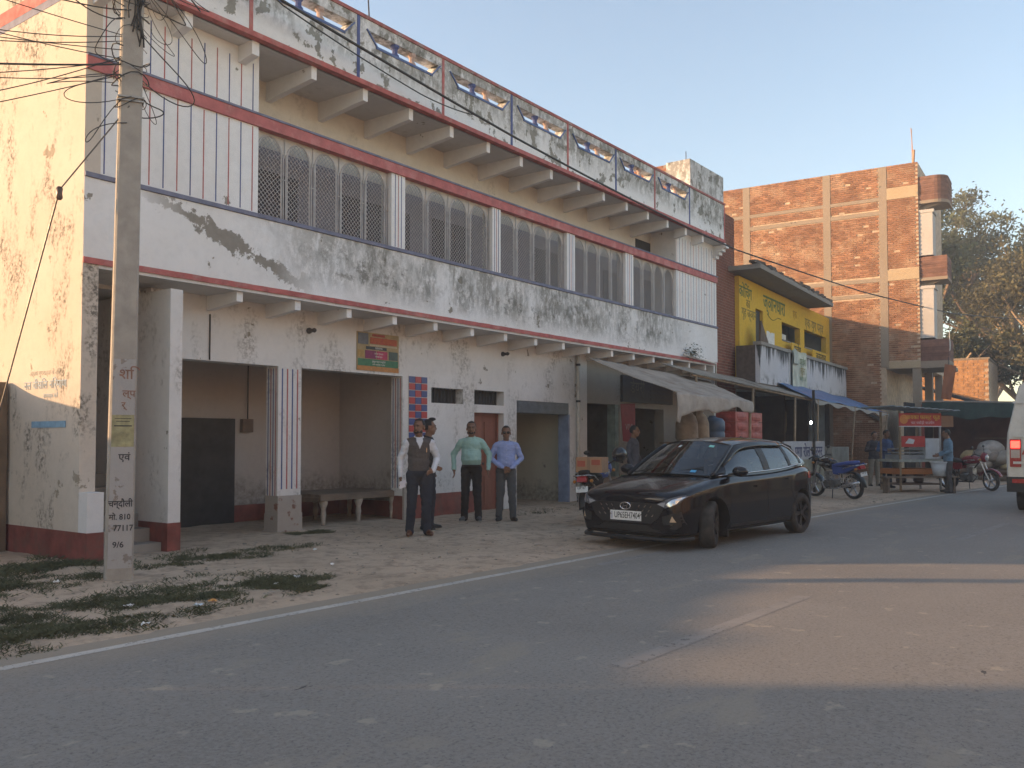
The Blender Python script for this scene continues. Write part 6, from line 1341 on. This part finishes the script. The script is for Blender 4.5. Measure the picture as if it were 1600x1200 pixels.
    for k in ('skin','shirt','trousers','shoes','sole','vest','beard'): me.materials.append(cols[k] if k in cols else cols['shirt'] if k == 'vest' else cols['hair'] if k == 'beard' else cols['shoes'])
    me.polygons.foreach_set('material_index', [int(q_) for q_ in mi]); me.polygons.foreach_set('use_smooth', [True]*nP); me.update()
    bo = bpy.data.objects.new('body', me); COL.objects.link(bo); bo.parent = T
    # hair
    hb = MB()
    if hair != 'none':
        n0 = 0
        hb.grid(lambda u, v: (lambda a, b: (.0785*math.cos(b)*math.cos(a), .012+.098*math.cos(b)*math.sin(a), .135+.098*math.sin(b)+.006*noise.noise(Vector((u*30,v*14,h*9)))))(2*math.pi*u, (math.pi/2)*v+(1-v)*(lambda a: (R(42) if math.sin(a) < -.45 else R(-38) if math.sin(a) > .2 else R(2)))(2*math.pi*u)), 40, 8)
        if hair == 'quiff': hb.ell((0,-.04,.232), (.055,.055,.026))
        hb.v = [tuple(HM_ @ Vector(v)) for v in hb.v]; hb.build('hair', cols['hair'], T, smooth=True)
    for sg in (-1,1):
        q = MB(); q.ell((sg*.030,-.0835,.118), (.0125,.006,.0065), None, 8, 6); q.v = [tuple(HM_ @ Vector(v)) for v in q.v]; q.build('eye', mat('eye_dark', (.06,.05,.045), .3), T, smooth=True)
        q = MB(); q.bar((sg*.014,-.0925,.136),(sg*.05,-.082,.137), .008, .007); q.v = [tuple(HM_ @ Vector(v)) for v in q.v]; q.build('eyebrow', cols['hair'], T)
    # collar
    if lod:
        q = MB(); q.tube([(.062*s*math.cos(a), (.005+.062*math.sin(a))*s, (1.452+.018*math.sin(a))*s) for a in [-math.pi/2+.35+(2*math.pi-.7)*i/16 for i in range(17)]], .014*s, 6); q.build('collar', cols['shirt'], T, smooth=True)
        q = MB(); q.tube([(.160*s*math.cos(a), (.01+(.122+belly*.4)*math.sin(a))*s-.02*belly*s, .962*s) for a in [2*math.pi*i/24 for i in range(25)]], .013*s, 6)
        if tuck and not vest: q.build('belt', cols['belt'] if 'belt' in cols else cols['shoes'], T, smooth=True)
    return T, s, HM_
SK = skin_m('skin_brown', (.20,.105,.062)); SK2 = skin_m('skin_tan', (.26,.145,.09)); HAIR = mat('hair_black', (.012,.011,.011), .6, .3, 30); SHB = mat('shoe_black', (.015,.015,.015), .4, .2, 9); SHBR = mat('shoe_brown', (.10,.045,.025), .4, .2, 9); SOLEW = mat('sole_white', (.5,.5,.5), .6)
DOWN = lambda sg, fy=0, out=.05: ((sg*(.245+out), .03, 1.12), (sg*(.25+out), -.05-fy, .88), (0,-.15,-1), (0,-1,-.1))
NAVY = cloth_m('navy_trousers', (.022,.026,.038)); BLKT = cloth_m('black_trousers', (.013,.013,.015)); GREYT = cloth_m('grey_trousers', (.075,.08,.085))
FACE = lambda x, y: math.atan2(y, x)+math.pi/2     # turn so that -y looks towards (x, y)
toC = lambda x, y, off=0: FACE(-x, -y)+off
# man in a grey vest holding a folded paper
pA, sA, hA = person('man in white shirt and grey-brown vest holding a folded paper', (10.0,9.1,gz(10,9.1)), toC(10,9.1,R(8)), 1.74, dict(skin=SK, shirt=cloth_m('white_shirt', (.62,.62,.64), .06), vest=mat('wool_vest', (.085,.072,.066), .9, .15, 40, .3), trousers=NAVY, shoes=SHBR, hair=HAIR, sole=SHBR),
    [((-.265,.05,1.13),(-.275,-.03,.885),(.05,-.2,-1),(0,-1,-.1)), ((.285,.06,1.14),(.19,-.14,.96),(-.75,-.5,-.25),(0,-.3,1))], .06, R(-38), 0, vest=True)
q = MB(); q.grid(lambda u, v: (-.30+.09*u, -.075-.01*math.sin(u*3)-.03*v, .70+.11*v+.03*u), 5, 5, thick=.004, tdir=(0,1,0)); pp = thing('folded_paper', 'folded white paper in the hand of the man in the vest', 'paper', pA.location, pA.rotation_euler.z); q.build('sheet', mat('paper_white', (.7,.68,.74), .8), pp)
q = MB(); q.bar((.10,-.118,1.24),(.10,-.12,1.31), .008); q.build('pen', CHROME, pA)
# man in dark jacket just behind him
person('man in black jacket standing behind the man in the vest', (10.78,9.6,gz(10.8,9.6)), toC(10.8,9.6,R(75)), 1.76, dict(skin=SK, shirt=cloth_m('black_jacket', (.018,.018,.02)), trousers=NAVY, shoes=SHB, hair=HAIR, sole=SOLEW),
    [((-.27,.06,1.14),(-.20,-.12,1.0),(.6,-.6,-.3),(0,-.3,1)), ((.27,.12,1.15),(.22,.03,.95),(-.2,-.5,-.8),(0,-1,0))], .10, R(25), 0, beard=False, hair='quiff', tuck=False)
# man in mint shirt
person('bearded man in mint green shirt and black trousers before the red door', (12.3,9.95,gz(12.3,9.95)), toC(12.3,9.95,R(-6)), 1.745, dict(skin=SK, shirt=cloth_m('mint_shirt', (.30,.47,.42), .07), trousers=BLKT, shoes=mat('shoe_grey', (.10,.10,.10), .6), hair=HAIR, sole=SOLEW, belt=SHB),
    [((-.32,.07,1.15),(-.295,-.06,.90),(.12,-.25,-1),(0,-1,-.1)), ((.31,.06,1.15),(.30,-.05,.90),(-.05,-.25,-1),(0,-1,-.1))], .05, R(4), 0, belly=.07)
# man in blue shirt with sunglasses, hands clasped
pD, sD, hD = person('man in lilac blue shirt and sunglasses with his hands clasped in front', (12.72,9.5,gz(12.7,9.5)), toC(12.72,9.5,R(4)), 1.67, dict(skin=SK, shirt=cloth_m('lilac_shirt', (.27,.33,.56), .07), trousers=GREYT, shoes=SHB, hair=HAIR, sole=SHB, belt=SHB),
    [((-.285,.05,1.13),(-.075,-.155,.965),(.75,-.15,-.35),(0,-.4,1)), ((.285,.05,1.13),(.085,-.175,.955),(-.75,-.1,-.35),(0,-.4,1))], .06, R(-3), R(4), beard=False, belly=.03)
sgl = MB()
for sg in (-1,1): sgl.ell((sg*.033,-.094,.117), (.028,.008,.02), None, 12, 8); sgl.bar((sg*.06,-.088,.122),(sg*.078,.0,.118), .005)
sgl.bar((-.01,-.098,.122),(.01,-.098,.122), .005); sgl.v = [tuple(hD @ Vector(v)) for v in sgl.v]; sgl.build('sunglasses', mat('shade_black', (.012,.012,.014), .15, .1, 9), pD, smooth=True)
for k in range(6): q = MB(); q.ell((0,(-.134-.01*(k<3))*1,1.40-.075*k), (.006,.004,.006), None, 8, 5); q.build('button', mat('button_pale', (.55,.58,.65), .4), pD)
# shopkeeper in the dark under the awning, customers, vendor
person('shopkeeper in dark grey shirt standing in the shade by the red poster', (16.75,9.15,gz(16.7,9.1)), toC(16.75,9.15,R(70)), 1.72, dict(skin=SK, shirt=cloth_m('charcoal_shirt', (.06,.062,.075)), trousers=BLKT, shoes=SHB, hair=HAIR, sole=SHB), [DOWN(-1,.04), DOWN(1,.02)], .08, R(15), R(6), beard=False, tuck=False, vox=.011)
person('customer in dark shirt and pale trousers standing left of the food cart', (29.2,7.5,.03), toC(29.2,7.5,R(35)), 1.70, dict(skin=SK2, shirt=cloth_m('dark_shirt', (.035,.035,.045)), trousers=cloth_m('khaki_trousers', (.22,.20,.16)), shoes=SHB, hair=HAIR, sole=SHB), [((-.26,.03,1.13),(-.12,-.22,1.15),(.5,-.6,.3),(0,0,1)), DOWN(1)], .08, R(10), R(8), beard=False, tuck=False, vox=.012, group='people at the food cart')
person('customer in blue jacket standing beside the food cart', (28.4,6.95,.03), toC(28.4,6.95,R(40)), 1.74, dict(skin=SK, shirt=cloth_m('blue_jacket', (.04,.08,.19)), trousers=NAVY, shoes=SHB, hair=HAIR, sole=SHB), [((-.26,.03,1.13),(-.15,-.22,1.10),(.5,-.6,.3),(0,0,1)), ((.26,.03,1.13),(.15,-.22,1.12),(-.5,-.6,.3),(0,0,1))], .08, R(20), R(10), beard=False, tuck=False, vox=.012, group='people at the food cart')
person('cart vendor in light blue shirt and dark trousers facing his cart', (26.95,4.98,.03), toC(26.95,4.98,R(-75)), 1.74, dict(skin=SK, shirt=cloth_m('sky_shirt', (.15,.24,.32)), trousers=cloth_m('slate_trousers', (.07,.065,.065)), shoes=SHB, hair=HAIR, sole=SHB), [((-.25,.02,1.13),(-.14,-.22,1.02),(.4,-.7,-.2),(0,0,1)), ((.25,.02,1.13),(.14,-.22,1.02),(-.4,-.7,-.2),(0,0,1))], .08, R(-10), R(12), beard=False, tuck=False, vox=.012, group='people at the food cart')
# ================================================================== houses across the road (behind the photographer): they face the sun and throw warm light back
rnd = random.Random(44); XO = -16
OPP = [(9,6.3,(.62,.56,.46),'cream two-storey house across the road, first on the left'), (7,5.0,(.55,.42,.22),'ochre house across the road beside the cream one'), (11,7.2,(.66,.62,.56),'long whitewashed house across the road facing the grilled building'), (8,5.6,(.50,.36,.26),'brick-red house across the road opposite the shops'), (10,6.8,(.60,.57,.48),'pale house across the road opposite the yellow one'), (9,5.2,(.56,.48,.36),'sandy house across the road, last on the right')]
for k, (w, hh, c, lab) in enumerate(OPP):
    y = yl(XO+w/2)-14.5-rnd.uniform(0,1); HS = thing('street_house', lab, 'house', (XO+w/2, y, 0), R([0,0,0,-2,-5,-8][k]), 'houses across the road'); m = plaster('opp_wash%d'%k, base=c, flake=.3)
    q = MB(); q.box(-w/2+.1, w/2-.1, -7, 0, 0, hh); q.build('wall', m, HS)
    q = MB(); q.box(-w/2, w/2, -7.1, .35, hh, hh+.18); q.build('roof', CEM, HS)
    q = MB(); q.box(-w/2+.1, w/2-.1, 0, .9, 3.0, 3.15); q.build('balcony', CEM, HS)
    for i in range(int(w/2.2)):
        x = -w/2+1.1+2.2*i
        for z0, z1 in ((3.9,5.0),):
            if z1 < hh-.2: q = MB(); q.box(x-.45,x+.45,.0,.03,z0,z1); q.build('window', DARK, HS)
        q = MB(); q.box(x-.5,x+.5,.0,.04,.05,2.2); q.build('shop_door', STEEL if i % 2 else WOOD, HS)
    XO += w+rnd.uniform(.3,1.8)
# ================================================================== evening dust haze over the street
q = MB(); q.box(-60, 140, -60, 80, -1.2, 24); hz = q.build('haze', bpy.data.materials.new('haze')); hm = hz.data.materials[0]; hm.use_nodes = True
hn = hm.node_tree.nodes; hn.remove(hn['Principled BSDF']); pv = hn.new('ShaderNodeVolumePrincipled'); pv.inputs['Density'].default_value = .0028; pv.inputs['Color'].default_value = (.92,.92,.93,1); pv.inputs['Anisotropy'].default_value = .2
hm.node_tree.links.new(pv.outputs[0], hn['Material Output'].inputs['Volume'])
tag(hz, 'thin pale evening haze hanging over the whole street', 'haze', kind='stuff')
